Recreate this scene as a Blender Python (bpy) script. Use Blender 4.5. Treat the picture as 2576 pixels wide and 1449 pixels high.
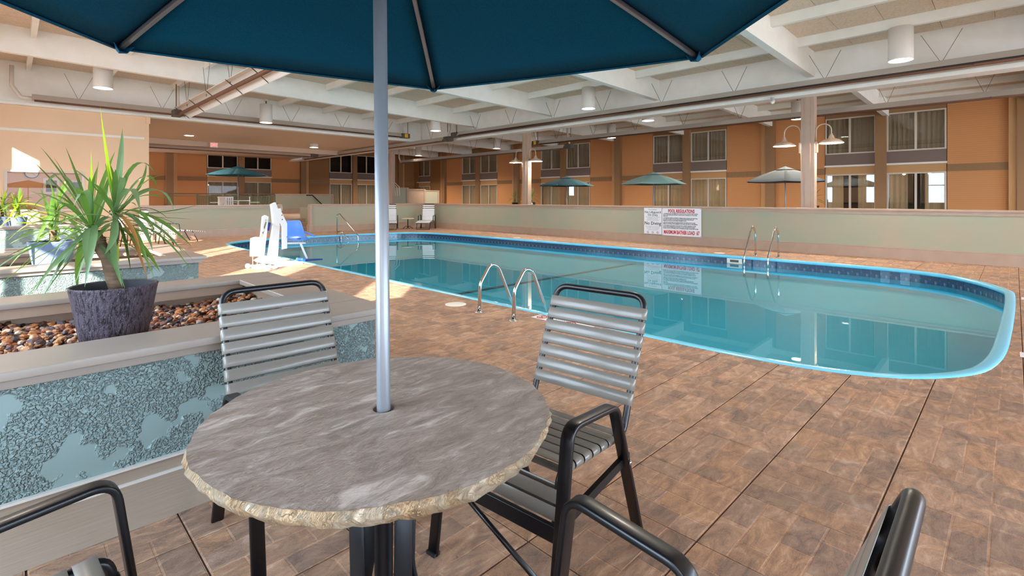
import bpy, bmesh, math, random
from mathutils import Vector, Matrix
R=math.radians; PI=math.pi; S=math.sqrt(.5)
C=bpy.context.scene.collection
for o in list(bpy.data.objects): bpy.data.objects.remove(o)
random.seed(7)

# ---------------------------------------------------------------- camera, world, sun, exposure
HC=1.32; F=1265.
cam=bpy.data.objects.new('camera',bpy.data.cameras.new('camera')); C.objects.link(cam)
cam.location=(0,0,HC); cam.rotation_euler=(PI/2,0,R(-45))
cam.data.sensor_width=36; cam.data.lens=F*36/2576
cam.data.shift_y=(499-724.5)/2576; cam.data.clip_start=.02; cam.data.clip_end=200
bpy.context.scene.camera=cam
w=bpy.data.worlds.new('world'); bpy.context.scene.world=w; w.use_nodes=True
bg=w.node_tree.nodes['Background']; bg.inputs[0].default_value=(.62,.80,1,1); bg.inputs[1].default_value=7
vs=bpy.context.scene.view_settings; vs.view_transform='Standard'; vs.look='None'; vs.gamma=1; vs.exposure=1.06; vs.use_curve_mapping=False
sun=bpy.data.objects.new('sun',bpy.data.lights.new('sun','SUN')); C.objects.link(sun)
sun.data.energy=11; sun.data.angle=R(.6); sun.data.color=(1,.93,.82)
SD=Vector((.68,.73,-.436)).normalized(); sun.rotation_euler=SD.to_track_quat('-Z','Y').to_euler(); sun.location=(-12,-12,9)
SPOT=190; NECK=60; WARM=(1,.87,.73)

# ---------------------------------------------------------------- pixel helpers (used only to write real positions down)
def gd(x,y,z=0):
    d=(HC-z)*F/(y-499); l=(x-1288)/F*d; return Vector(((d+l)*S,(d-l)*S,z))
def pd(x,y,d):
    l=(x-1288)/F*d; return Vector(((d+l)*S,(d-l)*S,HC+(499-y)*d/F))
def dl(d,l,z=0): return Vector(((d+l)*S,(d-l)*S,z))

# ---------------------------------------------------------------- materials
MATS={}
def srgb(c):
    return tuple((v/255/12.92 if v/255<=.04045 else ((v/255+.055)/1.055)**2.4) for v in c)
def mat(name,rgb,rough=.5,metal=0,spec=.5,noise=None,bump=None,emit=None,coat=0,vcol=False,trans=0,rand=0,stretch=None):
    """noise=(scale,rgb2,detail,lo,hi)   bump=(scale,strength,dist)"""
    m=bpy.data.materials.new(name); m.use_nodes=True; nt=m.node_tree; b=nt.nodes['Principled BSDF']
    N=nt.nodes.new; L=nt.links.new
    c=(*srgb(rgb),1); b.inputs['Base Color'].default_value=c
    b.inputs['Roughness'].default_value=rough; b.inputs['Metallic'].default_value=metal
    b.inputs['Specular IOR Level'].default_value=spec; b.inputs['Coat Weight'].default_value=coat; b.inputs['Coat Roughness'].default_value=.15
    tc=N('ShaderNodeTexCoord'); src=tc.outputs['Object']
    if stretch:
        mp=N('ShaderNodeMapping'); mp.inputs['Scale'].default_value=stretch; L(src,mp.inputs[0]); src=mp.outputs[0]
    col=None
    if noise:
        n=N('ShaderNodeTexNoise'); n.inputs['Scale'].default_value=noise[0]; n.inputs['Detail'].default_value=noise[2]; L(src,n.inputs[0])
        r=N('ShaderNodeValToRGB'); r.color_ramp.elements[0].position=noise[3]; r.color_ramp.elements[1].position=noise[4]
        r.color_ramp.elements[0].color=c; r.color_ramp.elements[1].color=(*srgb(noise[1]),1)
        L(n.outputs[0],r.inputs[0]); col=r.outputs[0]
    if vcol:
        a=N('ShaderNodeVertexColor'); a.layer_name='tone'; mx=N('ShaderNodeMix'); mx.data_type='RGBA'; mx.blend_type='MULTIPLY'; mx.inputs[0].default_value=1
        if col: L(col,mx.inputs[6])
        else: mx.inputs[6].default_value=c
        L(a.outputs[0],mx.inputs[7]); col=mx.outputs[2]
    if rand:
        oi=N('ShaderNodeObjectInfo'); mr=N('ShaderNodeMapRange'); mr.inputs[3].default_value=1-rand; mr.inputs[4].default_value=1+rand
        L(oi.outputs['Random'],mr.inputs[0]); hs=N('ShaderNodeHueSaturation'); L(mr.outputs[0],hs.inputs['Value'])
        if col: L(col,hs.inputs['Color'])
        else: hs.inputs['Color'].default_value=c
        col=hs.outputs[0]
    if col: L(col,b.inputs['Base Color'])
    if bump:
        n=N('ShaderNodeTexNoise'); n.inputs['Scale'].default_value=bump[0]; n.inputs['Detail'].default_value=5; L(src,n.inputs[0])
        bp=N('ShaderNodeBump'); bp.inputs['Strength'].default_value=bump[1]; bp.inputs['Distance'].default_value=bump[2]
        L(n.outputs[0],bp.inputs['Height']); L(bp.outputs[0],b.inputs['Normal'])
    if emit: b.inputs['Emission Color'].default_value=(*emit[0],1); b.inputs['Emission Strength'].default_value=emit[1]
    if trans: b.inputs['Transmission Weight'].default_value=trans
    MATS[name]=m; return m
def nt_of(m): return m.node_tree, m.node_tree.nodes['Principled BSDF']

mat('black',(13,13,18),.36,coat=.15)
mat('blackcast',(24,26,32),.45,bump=(60,.2,.002))
mat('strapcool',(128,121,112),.3,coat=.3)
mat('alu',(146,150,156),.38,metal=.5,coat=.1)
mat('steel',(205,205,205),.13,metal=1)
mat('whitepaint',(236,230,220),.45)
mat('beam',(244,243,238),.55,noise=(3,(238,236,229),4,.3,.7))
mat('joist',(244,241,234),.55,noise=(3,(236,232,222),4,.3,.7))
mat('panel',(214,192,168),.85,noise=(26,(230,212,190),8,.35,.65),bump=(60,.5,.004),rand=.04)
mat('deckback',(170,160,145),.9)
mat('tan',(176,150,130),.4,coat=.12,noise=(4,(170,143,122),4,.3,.7))
mat('tanwood',(156,140,124),.45,bump=(1,.35,.003),noise=(5,(148,131,114),4,.3,.7),stretch=(2,2,90))
mat('captan',(150,138,128),.36,coat=.15,noise=(4,(144,131,120),4,.3,.7))
mat('tanline',(206,200,192),.45)
mat('sage',(158,162,140),.6,noise=(1.3,(170,160,138),5,.35,.65),bump=(35,.3,.004))
mat('peach',(238,204,168),.7,noise=(1,(233,197,160),3,.3,.7))
mat('soffit',(206,186,166),.7)
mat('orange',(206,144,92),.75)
mat('orangeshaded',(150,104,62),.7)  # darker copy of orange; the far corner's dimness put into the colour
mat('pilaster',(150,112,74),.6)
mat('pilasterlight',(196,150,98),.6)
mat('spandrel',(122,104,94),.6)
mat('frame',(210,196,180),.4)
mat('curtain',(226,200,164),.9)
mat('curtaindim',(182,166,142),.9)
mat('roomdark',(44,34,30),.9)
mat('teal',(0,84,116),.85,spec=.15,noise=(160,(0,72,102),2,.35,.65),stretch=(1,1,.06))
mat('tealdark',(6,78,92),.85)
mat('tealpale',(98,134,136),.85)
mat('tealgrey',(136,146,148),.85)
mat('tealmid',(44,90,102),.85)
mat('poolpaint',(8,166,196),.6)
mat('poolline',(14,58,72),.6)
mat('coping',(120,212,245),.25,coat=.3)
mat('pooltile',(38,62,96),.2,coat=.5,noise=(22,(150,176,200),6,.56,.82))
mat('grout',(150,190,200),.6)
mat('slab',(78,60,52),.9)
mat('bark',(74,58,70),.5,coat=.1)
mat('barkinside',(34,34,42),.6)
mat('bluepot',(108,124,158),.5,bump=(60,.6,.008))
mat('trunk',(120,96,72),.8,bump=(30,.8,.01),noise=(12,(86,64,48),5,.35,.65),stretch=(.6,.6,3))
for n_,c_,c2 in (('leafa',(96,128,48),(66,104,50)),('leafb',(104,130,84),(84,112,74)),('leafc',(158,192,34),(126,166,34)),('leafd',(70,98,44),(92,122,48))):
    mm=mat(n_,c_,.38,noise=(9,c2,4,.3,.7),coat=.15)
    nt,b=nt_of(mm); N=nt.nodes.new; tr=N('ShaderNodeBsdfTranslucent'); mx=N('ShaderNodeMixShader'); mx.inputs[0].default_value=.28
    tr.inputs[0].default_value=(*srgb(tuple(min(255,int(v*1.5)) for v in c_)),1)
    nt.links.new(b.outputs[0],mx.inputs[1]); nt.links.new(tr.outputs[0],mx.inputs[2]); nt.links.new(mx.outputs[0],nt.nodes['Material Output'].inputs[0])
mat('leafdry',(150,98,44),.7)
for i,c_ in enumerate([(190,120,70),(120,72,56),(78,58,58),(206,150,104),(160,86,52),(92,84,90),(200,176,150)]): mat('stone%d'%i,c_,.6,bump=(60,.4,.003),rand=.2)
mat('soil',(60,42,34),.9)
mat('liftwhite',(238,240,240),.35)
mat('blueseat',(84,142,228),.35,coat=.3)
mat('bluedark',(20,60,150),.4)
mat('rubber',(30,30,32),.7)
mat('signwhite',(232,232,236),.4)
mat('red',(196,52,60),.5); mat('ink',(52,52,60),.6); mat('markred',(170,50,50),.6)
mat('yellow',(240,180,30),.5); mat('gunmetal',(96,88,80),.5,metal=.4); mat('pipewhite',(220,212,200),.4)
mat('reflector',(196,188,178),.4,metal=.2); mat('hottube',(120,84,66),.6,metal=.4)
mat('lampwhite',(232,228,222),.4)
mat('lampshade',(206,176,150),.35)
mat('glow',(255,240,220),.5,emit=((1,.9,.78),14)); mat('exitred',(230,40,40),.5,emit=((1,.06,.05),3))
mat('wirebrown',(110,82,60),.6)
mat('fencegreen',(110,112,84),.7)
mat('exterior',(200,190,180),.8)
# walls of the hotel wings: fine painted brick courses, too far away to tell apart
def course(name):
    nt,b=nt_of(MATS[name]); N=nt.nodes.new; L=nt.links.new
    tc=N('ShaderNodeTexCoord'); sp=N('ShaderNodeSeparateXYZ'); L(tc.outputs['Object'],sp.inputs[0])
    m=N('ShaderNodeMath'); m.operation='MULTIPLY'; m.inputs[1].default_value=1/.075; L(sp.outputs[2],m.inputs[0])
    f=N('ShaderNodeMath'); f.operation='FRACT'; L(m.outputs[0],f.inputs[0])
    r=N('ShaderNodeValToRGB'); r.color_ramp.elements[0].position=0; r.color_ramp.elements[1].position=.16
    c=b.inputs['Base Color'].default_value; r.color_ramp.elements[0].color=(c[0]*.72,c[1]*.68,c[2]*.62,1); r.color_ramp.elements[1].color=c
    L(f.outputs[0],r.inputs[0]); L(r.outputs[0],b.inputs['Base Color'])
course('orange')
# deck tiles: slate-like colour and relief
def tilemat():
    m=mat('floortile',(176,132,104),.5,vcol=True,spec=.35); nt,b=nt_of(m); N=nt.nodes.new; L=nt.links.new
    g=N('ShaderNodeNewGeometry'); mp=N('ShaderNodeMapping'); mp.inputs['Rotation'].default_value=(0,0,.5); mp.inputs['Scale'].default_value=(1,2.1,1); L(g.outputs['Position'],mp.inputs[0])
    n1=N('ShaderNodeTexNoise'); n1.inputs['Scale'].default_value=5.5; n1.inputs['Detail'].default_value=9; n1.inputs['Roughness'].default_value=.65; n1.inputs['Distortion'].default_value=1.6; L(mp.outputs[0],n1.inputs[0])
    r=N('ShaderNodeValToRGB'); cr=r.color_ramp; cr.elements[0].position=.30; cr.elements[0].color=(*srgb((116,96,86)),1); cr.elements[1].position=.72; cr.elements[1].color=(*srgb((206,180,162)),1)
    e=cr.elements.new(.45); e.color=(*srgb((156,124,104)),1); e=cr.elements.new(.57); e.color=(*srgb((178,142,116)),1)
    L(n1.outputs[0],r.inputs[0])
    n2=N('ShaderNodeTexNoise'); n2.inputs['Scale'].default_value=22; n2.inputs['Detail'].default_value=8; n2.inputs['Roughness'].default_value=.7; n2.inputs['Distortion'].default_value=2.5; L(mp.outputs[0],n2.inputs[0])
    r2=N('ShaderNodeValToRGB'); r2.color_ramp.elements[0].position=.46; r2.color_ramp.elements[1].position=.54; r2.color_ramp.elements[0].color=(1,1,1,1); r2.color_ramp.elements[1].color=(0,0,0,1)
    e=r2.color_ramp.elements.new(.5); e.color=(.0,.0,.0,1)
    ab=N('ShaderNodeMath'); ab.operation='SUBTRACT'; ab.inputs[1].default_value=.5; L(n2.outputs[0],ab.inputs[0]); ab2=N('ShaderNodeMath'); ab2.operation='ABSOLUTE'; L(ab.outputs[0],ab2.inputs[0])
    v=N('ShaderNodeMapRange'); v.inputs[1].default_value=0; v.inputs[2].default_value=.03; v.inputs[3].default_value=1; v.inputs[4].default_value=0; L(ab2.outputs[0],v.inputs[0])
    mx=N('ShaderNodeMix'); mx.data_type='RGBA'; mx.inputs[7].default_value=(*srgb((214,184,158)),1); L(r.outputs[0],mx.inputs[6])
    sc=N('ShaderNodeMath'); sc.operation='MULTIPLY'; sc.inputs[1].default_value=.38; L(v.outputs[0],sc.inputs[0]); L(sc.outputs[0],mx.inputs[0])
    a=nt.nodes['Color Attribute'] if 'Color Attribute' in nt.nodes else [n for n in nt.nodes if n.bl_idname=='ShaderNodeVertexColor'][0]
    m2=N('ShaderNodeMix'); m2.data_type='RGBA'; m2.blend_type='MULTIPLY'; m2.inputs[0].default_value=1; L(mx.outputs[2],m2.inputs[6]); L(a.outputs[0],m2.inputs[7])
    oi=N('ShaderNodeObjectInfo'); mr=N('ShaderNodeMapRange'); mr.inputs[3].default_value=.93; mr.inputs[4].default_value=1.07; L(oi.outputs['Random'],mr.inputs[0])
    hs=N('ShaderNodeHueSaturation'); L(mr.outputs[0],hs.inputs['Value']); L(m2.outputs[2],hs.inputs['Color']); L(hs.outputs[0],b.inputs['Base Color'])
    bp=N('ShaderNodeBump'); bp.inputs['Strength'].default_value=.9; bp.inputs['Distance'].default_value=.006; L(n2.outputs[0],bp.inputs['Height']); L(bp.outputs[0],b.inputs['Normal'])
tilemat()
# table top slate
def stonemat(name,c1,c2,c3,bd,bs):
    m=mat(name,c1,.42,spec=.5); nt,b=nt_of(m); N=nt.nodes.new; L=nt.links.new
    tc=N('ShaderNodeTexCoord'); mp=N('ShaderNodeMapping'); mp.inputs['Rotation'].default_value=(0,0,R(32)); mp.inputs['Scale'].default_value=(1,2.8,1); L(tc.outputs['Object'],mp.inputs[0])
    n1=N('ShaderNodeTexNoise'); n1.inputs['Scale'].default_value=7.; n1.inputs['Detail'].default_value=12; n1.inputs['Roughness'].default_value=.68; n1.inputs['Distortion'].default_value=.9; L(mp.outputs[0],n1.inputs[0])
    r=N('ShaderNodeValToRGB'); cr=r.color_ramp; cr.elements[0].position=.34; cr.elements[0].color=(*srgb(c1),1); cr.elements[1].position=.68; cr.elements[1].color=(*srgb(c3),1); e=cr.elements.new(.5); e.color=(*srgb(c2),1)
    L(n1.outputs[0],r.inputs[0]); L(r.outputs[0],b.inputs['Base Color'])
    st=N('ShaderNodeValToRGB'); st.color_ramp.interpolation='LINEAR'; es=st.color_ramp.elements; es[0].position=.40; es[1].position=.60
    e=es.new(.43); e.color=(.3,.3,.3,1); e=es.new(.475); e.color=(.33,.33,.33,1); e=es.new(.482); e.color=(.5,.5,.5,1); e=es.new(.525); e.color=(.54,.54,.54,1); e=es.new(.533); e.color=(.8,.8,.8,1)
    L(n1.outputs[0],st.inputs[0])
    n3=N('ShaderNodeTexNoise'); n3.inputs['Scale'].default_value=60; n3.inputs['Detail'].default_value=8; L(mp.outputs[0],n3.inputs[0])
    n4=N('ShaderNodeTexNoise'); n4.inputs['Scale'].default_value=11; n4.inputs['Detail'].default_value=6; n4.inputs['Roughness'].default_value=.6; n4.inputs['Distortion'].default_value=.5; L(mp.outputs[0],n4.inputs[0])
    s4=N('ShaderNodeValToRGB'); e4=s4.color_ramp.elements; e4[0].position=.455; e4[1].position=.465; e4[0].color=(0,0,0,1); e4[1].color=(.55,.55,.55,1); e=e4.new(.60); e.color=(.6,.6,.6,1); e=e4.new(.607); e.color=(1,1,1,1); L(n4.outputs[0],s4.inputs[0])
    a4=N('ShaderNodeMath'); a4.operation='ADD'; L(st.outputs[0],a4.inputs[0]); L(s4.outputs[0],a4.inputs[1])
    ad=N('ShaderNodeMath'); ad.operation='MULTIPLY_ADD'; ad.inputs[1].default_value=.8; L(n3.outputs[0],ad.inputs[0]); L(a4.outputs[0],ad.inputs[2])
    bp=N('ShaderNodeBump'); bp.inputs['Strength'].default_value=bs; bp.inputs['Distance'].default_value=bd; L(ad.outputs[0],bp.inputs['Height']); L(bp.outputs[0],b.inputs['Normal'])
stonemat('slate',(134,115,103),(158,139,126),(196,180,168),.009,.9)
stonemat('rockedge',(178,136,92),(206,178,142),(232,220,200),.012,1.)
# stippled mint stucco with smooth patches
def stucco():
    m=mat('mint',(130,150,148),.45,spec=.5); nt,b=nt_of(m); N=nt.nodes.new; L=nt.links.new
    tc=N('ShaderNodeTexCoord'); 
    n1=N('ShaderNodeTexNoise'); n1.inputs['Scale'].default_value=105; n1.inputs['Detail'].default_value=1.5; n1.inputs['Distortion'].default_value=.5; L(tc.outputs['Object'],n1.inputs[0])
    rd=N('ShaderNodeMapRange'); rd.inputs[1].default_value=.40; rd.inputs[2].default_value=.62; L(n1.outputs[0],rd.inputs[0])
    n2=N('ShaderNodeTexNoise'); n2.inputs['Scale'].default_value=6.5; n2.inputs['Detail'].default_value=2; L(tc.outputs['Object'],n2.inputs[0])
    ms=N('ShaderNodeMapRange'); ms.inputs[1].default_value=.60; ms.inputs[2].default_value=.56; L(n2.outputs[0],ms.inputs[0])
    mu=N('ShaderNodeMath'); mu.operation='MULTIPLY'; L(rd.outputs[0],mu.inputs[0]); L(ms.outputs[0],mu.inputs[1])
    bp=N('ShaderNodeBump'); bp.inputs['Strength'].default_value=1; bp.inputs['Distance'].default_value=.012; L(mu.outputs[0],bp.inputs['Height']); L(bp.outputs[0],b.inputs['Normal'])
stucco()
def barkm():
    nt,b=nt_of(MATS['bark']); N=nt.nodes.new; L=nt.links.new
    tc=N('ShaderNodeTexCoord'); mp=N('ShaderNodeMapping'); mp.inputs['Scale'].default_value=(1,1,.16); L(tc.outputs['Object'],mp.inputs[0])
    n0=N('ShaderNodeTexNoise'); n0.inputs['Scale'].default_value=62; n0.inputs['Detail'].default_value=2; n0.inputs['Distortion'].default_value=1.2; L(mp.outputs[0],n0.inputs[0])
    mp2=N('ShaderNodeMapping'); mp2.inputs['Scale'].default_value=(1,1,.7); L(tc.outputs['Object'],mp2.inputs[0])
    n=N('ShaderNodeTexNoise'); n.inputs['Scale'].default_value=75; n.inputs['Detail'].default_value=3; n.inputs['Distortion'].default_value=2.2; L(mp2.outputs[0],n.inputs[0])
    mr=N('ShaderNodeMapRange'); mr.inputs[1].default_value=.38; mr.inputs[2].default_value=.56; L(n0.outputs[0],mr.inputs[0])
    m2=N('ShaderNodeMapRange'); m2.inputs[1].default_value=.42; m2.inputs[2].default_value=.58; L(n.outputs[0],m2.inputs[0])
    ad=N('ShaderNodeMath'); ad.operation='MULTIPLY_ADD'; ad.inputs[1].default_value=.7; L(m2.outputs[0],ad.inputs[0]); L(mr.outputs[0],ad.inputs[2])
    bp=N('ShaderNodeBump'); bp.inputs['Strength'].default_value=1; bp.inputs['Distance'].default_value=.006; L(ad.outputs[0],bp.inputs['Height']); L(bp.outputs[0],b.inputs['Normal'])
    r=N('ShaderNodeValToRGB'); r.color_ramp.elements[0].color=(*srgb((34,28,36)),1); r.color_ramp.elements[1].color=(*srgb((92,80,92)),1); r.color_ramp.elements[0].position=.3; r.color_ramp.elements[1].position=1.
    L(ad.outputs[0],r.inputs[0]); L(r.outputs[0],b.inputs['Base Color'])
barkm()
def schlick(nt,f0,k=5):    # Schlick reflectance, the same from both sides of a thin sheet
    N=nt.nodes.new; L=nt.links.new; lw=N('ShaderNodeLayerWeight'); lw.inputs[0].default_value=.5
    p=N('ShaderNodeMath'); p.operation='POWER'; p.inputs[1].default_value=k; L(lw.outputs['Facing'],p.inputs[0])
    m=N('ShaderNodeMath'); m.operation='MULTIPLY_ADD'; m.inputs[1].default_value=1-f0; m.inputs[2].default_value=f0; L(p.outputs[0],m.inputs[0]); return m
def water():
    m=bpy.data.materials.new('water'); m.use_nodes=True; nt=m.node_tree; nt.nodes.clear(); N=nt.nodes.new; L=nt.links.new
    o=N('ShaderNodeOutputMaterial'); mx=N('ShaderNodeMixShader'); t=N('ShaderNodeBsdfTransparent'); t.inputs[0].default_value=(.82,.98,.99,1)
    g=N('ShaderNodeBsdfGlossy'); g.inputs['Roughness'].default_value=.01; g.inputs[0].default_value=(.85,.97,1,1)
    f=schlick(nt,.015,5)
    n=N('ShaderNodeTexNoise'); n.inputs['Scale'].default_value=.9; n.inputs['Detail'].default_value=2; tc=N('ShaderNodeTexCoord'); L(tc.outputs['Object'],n.inputs[0])
    bp=N('ShaderNodeBump'); bp.inputs['Strength'].default_value=.012; bp.inputs['Distance'].default_value=.05; L(n.outputs[0],bp.inputs['Height']); L(bp.outputs[0],g.inputs['Normal'])
    L(f.outputs[0],mx.inputs[0]); L(t.outputs[0],mx.inputs[1]); L(g.outputs[0],mx.inputs[2]); L(mx.outputs[0],o.inputs[0]); MATS['water']=m
water()
def glass(nm,ior):
    m=bpy.data.materials.new(nm); m.use_nodes=True; nt=m.node_tree; nt.nodes.clear(); N=nt.nodes.new; L=nt.links.new
    o=N('ShaderNodeOutputMaterial'); mx=N('ShaderNodeMixShader'); t=N('ShaderNodeBsdfTransparent'); t.inputs[0].default_value=(.86,.86,.84,1)
    g=N('ShaderNodeBsdfGlossy'); g.inputs['Roughness'].default_value=.01
    f=schlick(nt,ior,5)
    L(f.outputs[0],mx.inputs[0]); L(t.outputs[0],mx.inputs[1]); L(g.outputs[0],mx.inputs[2]); L(mx.outputs[0],o.inputs[0]); MATS[nm]=m
glass('glass',.07); glass('glassdull',.012)

# ---------------------------------------------------------------- object helpers
def tag(o,label=None,cat=None,group=None,kind=None):
    if label: o['label']=label
    if cat: o['category']=cat
    if group: o['group']=group
    if kind: o['kind']=kind
    return o
def thing(name,label,cat,loc=(0,0,0),rz=0,group=None):
    o=bpy.data.objects.new(name,None); C.objects.link(o); o.location=loc; o.rotation_euler=(0,0,rz); o.empty_display_size=.1
    return tag(o,label,cat,group)
def copy_tree(o,parent=None):
    c=o.copy(); C.objects.link(c)
    if parent: c.parent=parent
    for ch in o.children: copy_tree(ch,c)
    return c
class MB:
    def __init__(s): s.v=[]; s.f=[]; s.sm=[]; s.col=[]
    def add(s,vs,fs,smooth=False):
        n=len(s.v); s.v+= [Vector(v) for v in vs]; s.f+=[tuple(i+n for i in f) for f in fs]; s.sm+=[smooth]*len(fs); return s
    def box(s,x0,y0,z0,x1,y1,z1):
        return s.add([(x0,y0,z0),(x1,y0,z0),(x1,y1,z0),(x0,y1,z0),(x0,y0,z1),(x1,y0,z1),(x1,y1,z1),(x0,y1,z1)],
          [(0,3,2,1),(4,5,6,7),(0,1,5,4),(1,2,6,5),(2,3,7,6),(3,0,4,7)])
    def sbox(s,x0,y0,x1,y1,za0,za1,zb0,zb1):   # z differs between x0 (a) and x1 (b)
        return s.add([(x0,y0,za0),(x1,y0,zb0),(x1,y1,zb0),(x0,y1,za0),(x0,y0,za1),(x1,y0,zb1),(x1,y1,zb1),(x0,y1,za1)],
          [(0,3,2,1),(4,5,6,7),(0,1,5,4),(1,2,6,5),(2,3,7,6),(3,0,4,7)])
    def beam(s,a,b,wd,ht,up=(0,0,1)):
        a=Vector(a); b=Vector(b); t=(b-a).normalized(); sd=t.cross(Vector(up)).normalized(); u=sd.cross(t)
        vs=[p+sd*i*wd/2+u*j*ht/2 for p in (a,b) for i,j in ((-1,-1),(1,-1),(1,1),(-1,1))]
        return s.add(vs,[(0,1,2,3),(7,6,5,4),(0,4,5,1),(1,5,6,2),(2,6,7,3),(3,7,4,0)])
    def sweep(s,path,sec,side=None,closed=False,cap=True,smooth=True):
        P=[Vector(p) for p in path]; n=len(P); k=len(sec); rings=[]; prev=None
        for i in range(n):
            a=P[i-1] if (i>0 or closed) else P[i]; b=P[(i+1)%n] if (i<n-1 or closed) else P[i]
            t=(b-a).normalized()
            if side is not None: sx=Vector(side); sx=(sx-t*sx.dot(t)).normalized()
            elif prev is None:
                sx=t.cross(Vector((0,0,1)));  sx=t.cross(Vector((0,1,0))) if sx.length<.2 else sx; sx.normalize()
            else: sx=(prev-t*prev.dot(t)).normalized()
            prev=sx; sy=sx.cross(t); rings.append([P[i]+sx*q[0]+sy*q[1] for q in sec])
        vs=[v for r in rings for v in r]; fs=[]
        for i in range(n if closed else n-1):
            j=(i+1)%n
            for a in range(k): b=(a+1)%k; fs.append((i*k+a,i*k+b,j*k+b,j*k+a))
        if cap and not closed: fs.append(tuple(range(k))[::-1]); fs.append(tuple((n-1)*k+a for a in range(k)))
        return s.add(vs,fs,smooth)
    def tube(s,path,r,n=10,closed=False):
        return s.sweep(path,[(math.cos(2*PI*i/n)*r,math.sin(2*PI*i/n)*r) for i in range(n)],closed=closed)
    def lathe(s,prof,n=24,c=(0,0,0),smooth=True,cap=False):
        k=len(prof); vs=[(c[0]+r*math.cos(2*PI*i/n),c[1]+r*math.sin(2*PI*i/n),c[2]+z) for i in range(n) for r,z in prof]
        fs=[(i*k+a,((i+1)%n)*k+a,((i+1)%n)*k+a+1,i*k+a+1) for i in range(n) for a in range(k-1)]
        if cap: fs.append(tuple(i*k+k-1 for i in range(n)))
        return s.add(vs,fs,smooth)
    def cyl(s,c,r,z0,z1,n=20): return s.lathe([(0,z0),(r,z0),(r,z1),(0,z1)],n,(c[0],c[1],0),smooth=False)
    def prism(s,poly,z0,z1):
        n=len(poly); return s.add([(x,y,z0) for x,y in poly]+[(x,y,z1) for x,y in poly],[tuple(range(n))[::-1],tuple(range(n,2*n))]+[(i,(i+1)%n,n+(i+1)%n,n+i) for i in range(n)])
    def plate(s,pts,th):      # polygon of 3-D points given thickness
        P=[Vector(p) for p in pts]; nr=Vector((0,0,0))
        for i in range(len(P)): nr+=P[i-1].cross(P[i])
        nr.normalize(); n=len(P); return s.add([p-nr*th/2 for p in P]+[p+nr*th/2 for p in P],[tuple(range(n))[::-1],tuple(range(n,2*n))]+[(i,(i+1)%n,n+(i+1)%n,n+i) for i in range(n)])
    def mesh(s,name,m,bevel=None):
        me=bpy.data.meshes.new(name); me.from_pydata(s.v,[],s.f); me.materials.append(MATS[m] if isinstance(m,str) else m)
        me.polygons.foreach_set('use_smooth',s.sm); me.update(); return me
    def build(s,name,m,parent=None,bevel=0,auto=None,kind=None,loc=None):
        me=s.mesh(name,m); o=bpy.data.objects.new(name,me); C.objects.link(o)
        if parent: o.parent=parent
        if loc is not None: o.location=loc
        if bevel:
            b=o.modifiers.new('b','BEVEL'); b.width=bevel; b.segments=2; b.limit_method='ANGLE'; b.angle_limit=R(40)
            if not auto: 
                for p in me.polygons: p.use_smooth=True
                e=o.modifiers.new('w','WEIGHTED_NORMAL')
        if kind: o['kind']=kind
        return o
def inst(me,name,parent=None,loc=(0,0,0),rot=(0,0,0),scale=None):
    o=bpy.data.objects.new(name,me); C.objects.link(o); o.location=loc; o.rotation_euler=rot
    if scale: o.scale=scale
    if parent: o.parent=parent
    return o
def fillet(pts,r,n=6):
    P=[Vector(p) for p in pts]; out=[P[0]]
    for i in range(1,len(P)-1):
        ri=r[i-1] if isinstance(r,(list,tuple)) else r
        a=P[i-1]-P[i]; b=P[i+1]-P[i]; th=a.angle(b); d=min(ri/math.tan(th/2),a.length*.49,b.length*.49)
        A=P[i]+a.normalized()*d; B=P[i]+b.normalized()*d
        for k in range(n+1):
            t=k/n; out.append(A*(1-t)**2+P[i]*2*t*(1-t)+B*t*t)
    out.append(P[-1]); return out
def rrect(w,h,r=.004):
    o=[]
    for cx,cy,a0 in ((w/2-r,h/2-r,0),(-w/2+r,h/2-r,90),(-w/2+r,-h/2+r,180),(w/2-r,-h/2+r,270)):
        for k in range(3): a=R(a0+k*45); o.append((cx+r*math.cos(a),cy+r*math.sin(a)))
    return o
def text(s,size,m,parent,loc,rot,align='CENTER',depth=.002,width=None,name='lettering',bold=0):
    cu=bpy.data.curves.new('t','FONT'); cu.body=s; cu.size=size; cu.align_x=align; cu.extrude=depth/2; cu.resolution_u=2; cu.offset=bold
    o=bpy.data.objects.new('t',cu); C.objects.link(o); bpy.context.view_layer.update()
    dg=bpy.context.evaluated_depsgraph_get(); me=bpy.data.meshes.new_from_object(o.evaluated_get(dg)); wd=o.dimensions.x
    bpy.data.objects.remove(o); me.materials.clear(); me.materials.append(MATS[m])
    n=bpy.data.objects.new(name,me); C.objects.link(n); n.location=loc; n.rotation_euler=rot; n.parent=parent
    if width and wd>0: n.scale=(width/wd,1,1)
    return n
def spot(loc,power,size=R(130),blend=.8,col=WARM,radius=.12):
    l=bpy.data.lights.new('bulb','SPOT'); l.energy=power; l.spot_size=size; l.spot_blend=blend; l.color=col; l.shadow_soft_size=radius
    o=bpy.data.objects.new('bulb',l); C.objects.link(o); o.location=loc; return o
def point(loc,power,col=WARM,radius=.05):
    l=bpy.data.lights.new('bulb','POINT'); l.energy=power; l.color=col; l.shadow_soft_size=radius
    o=bpy.data.objects.new('bulb',l); C.objects.link(o); o.location=loc; return o

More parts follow.
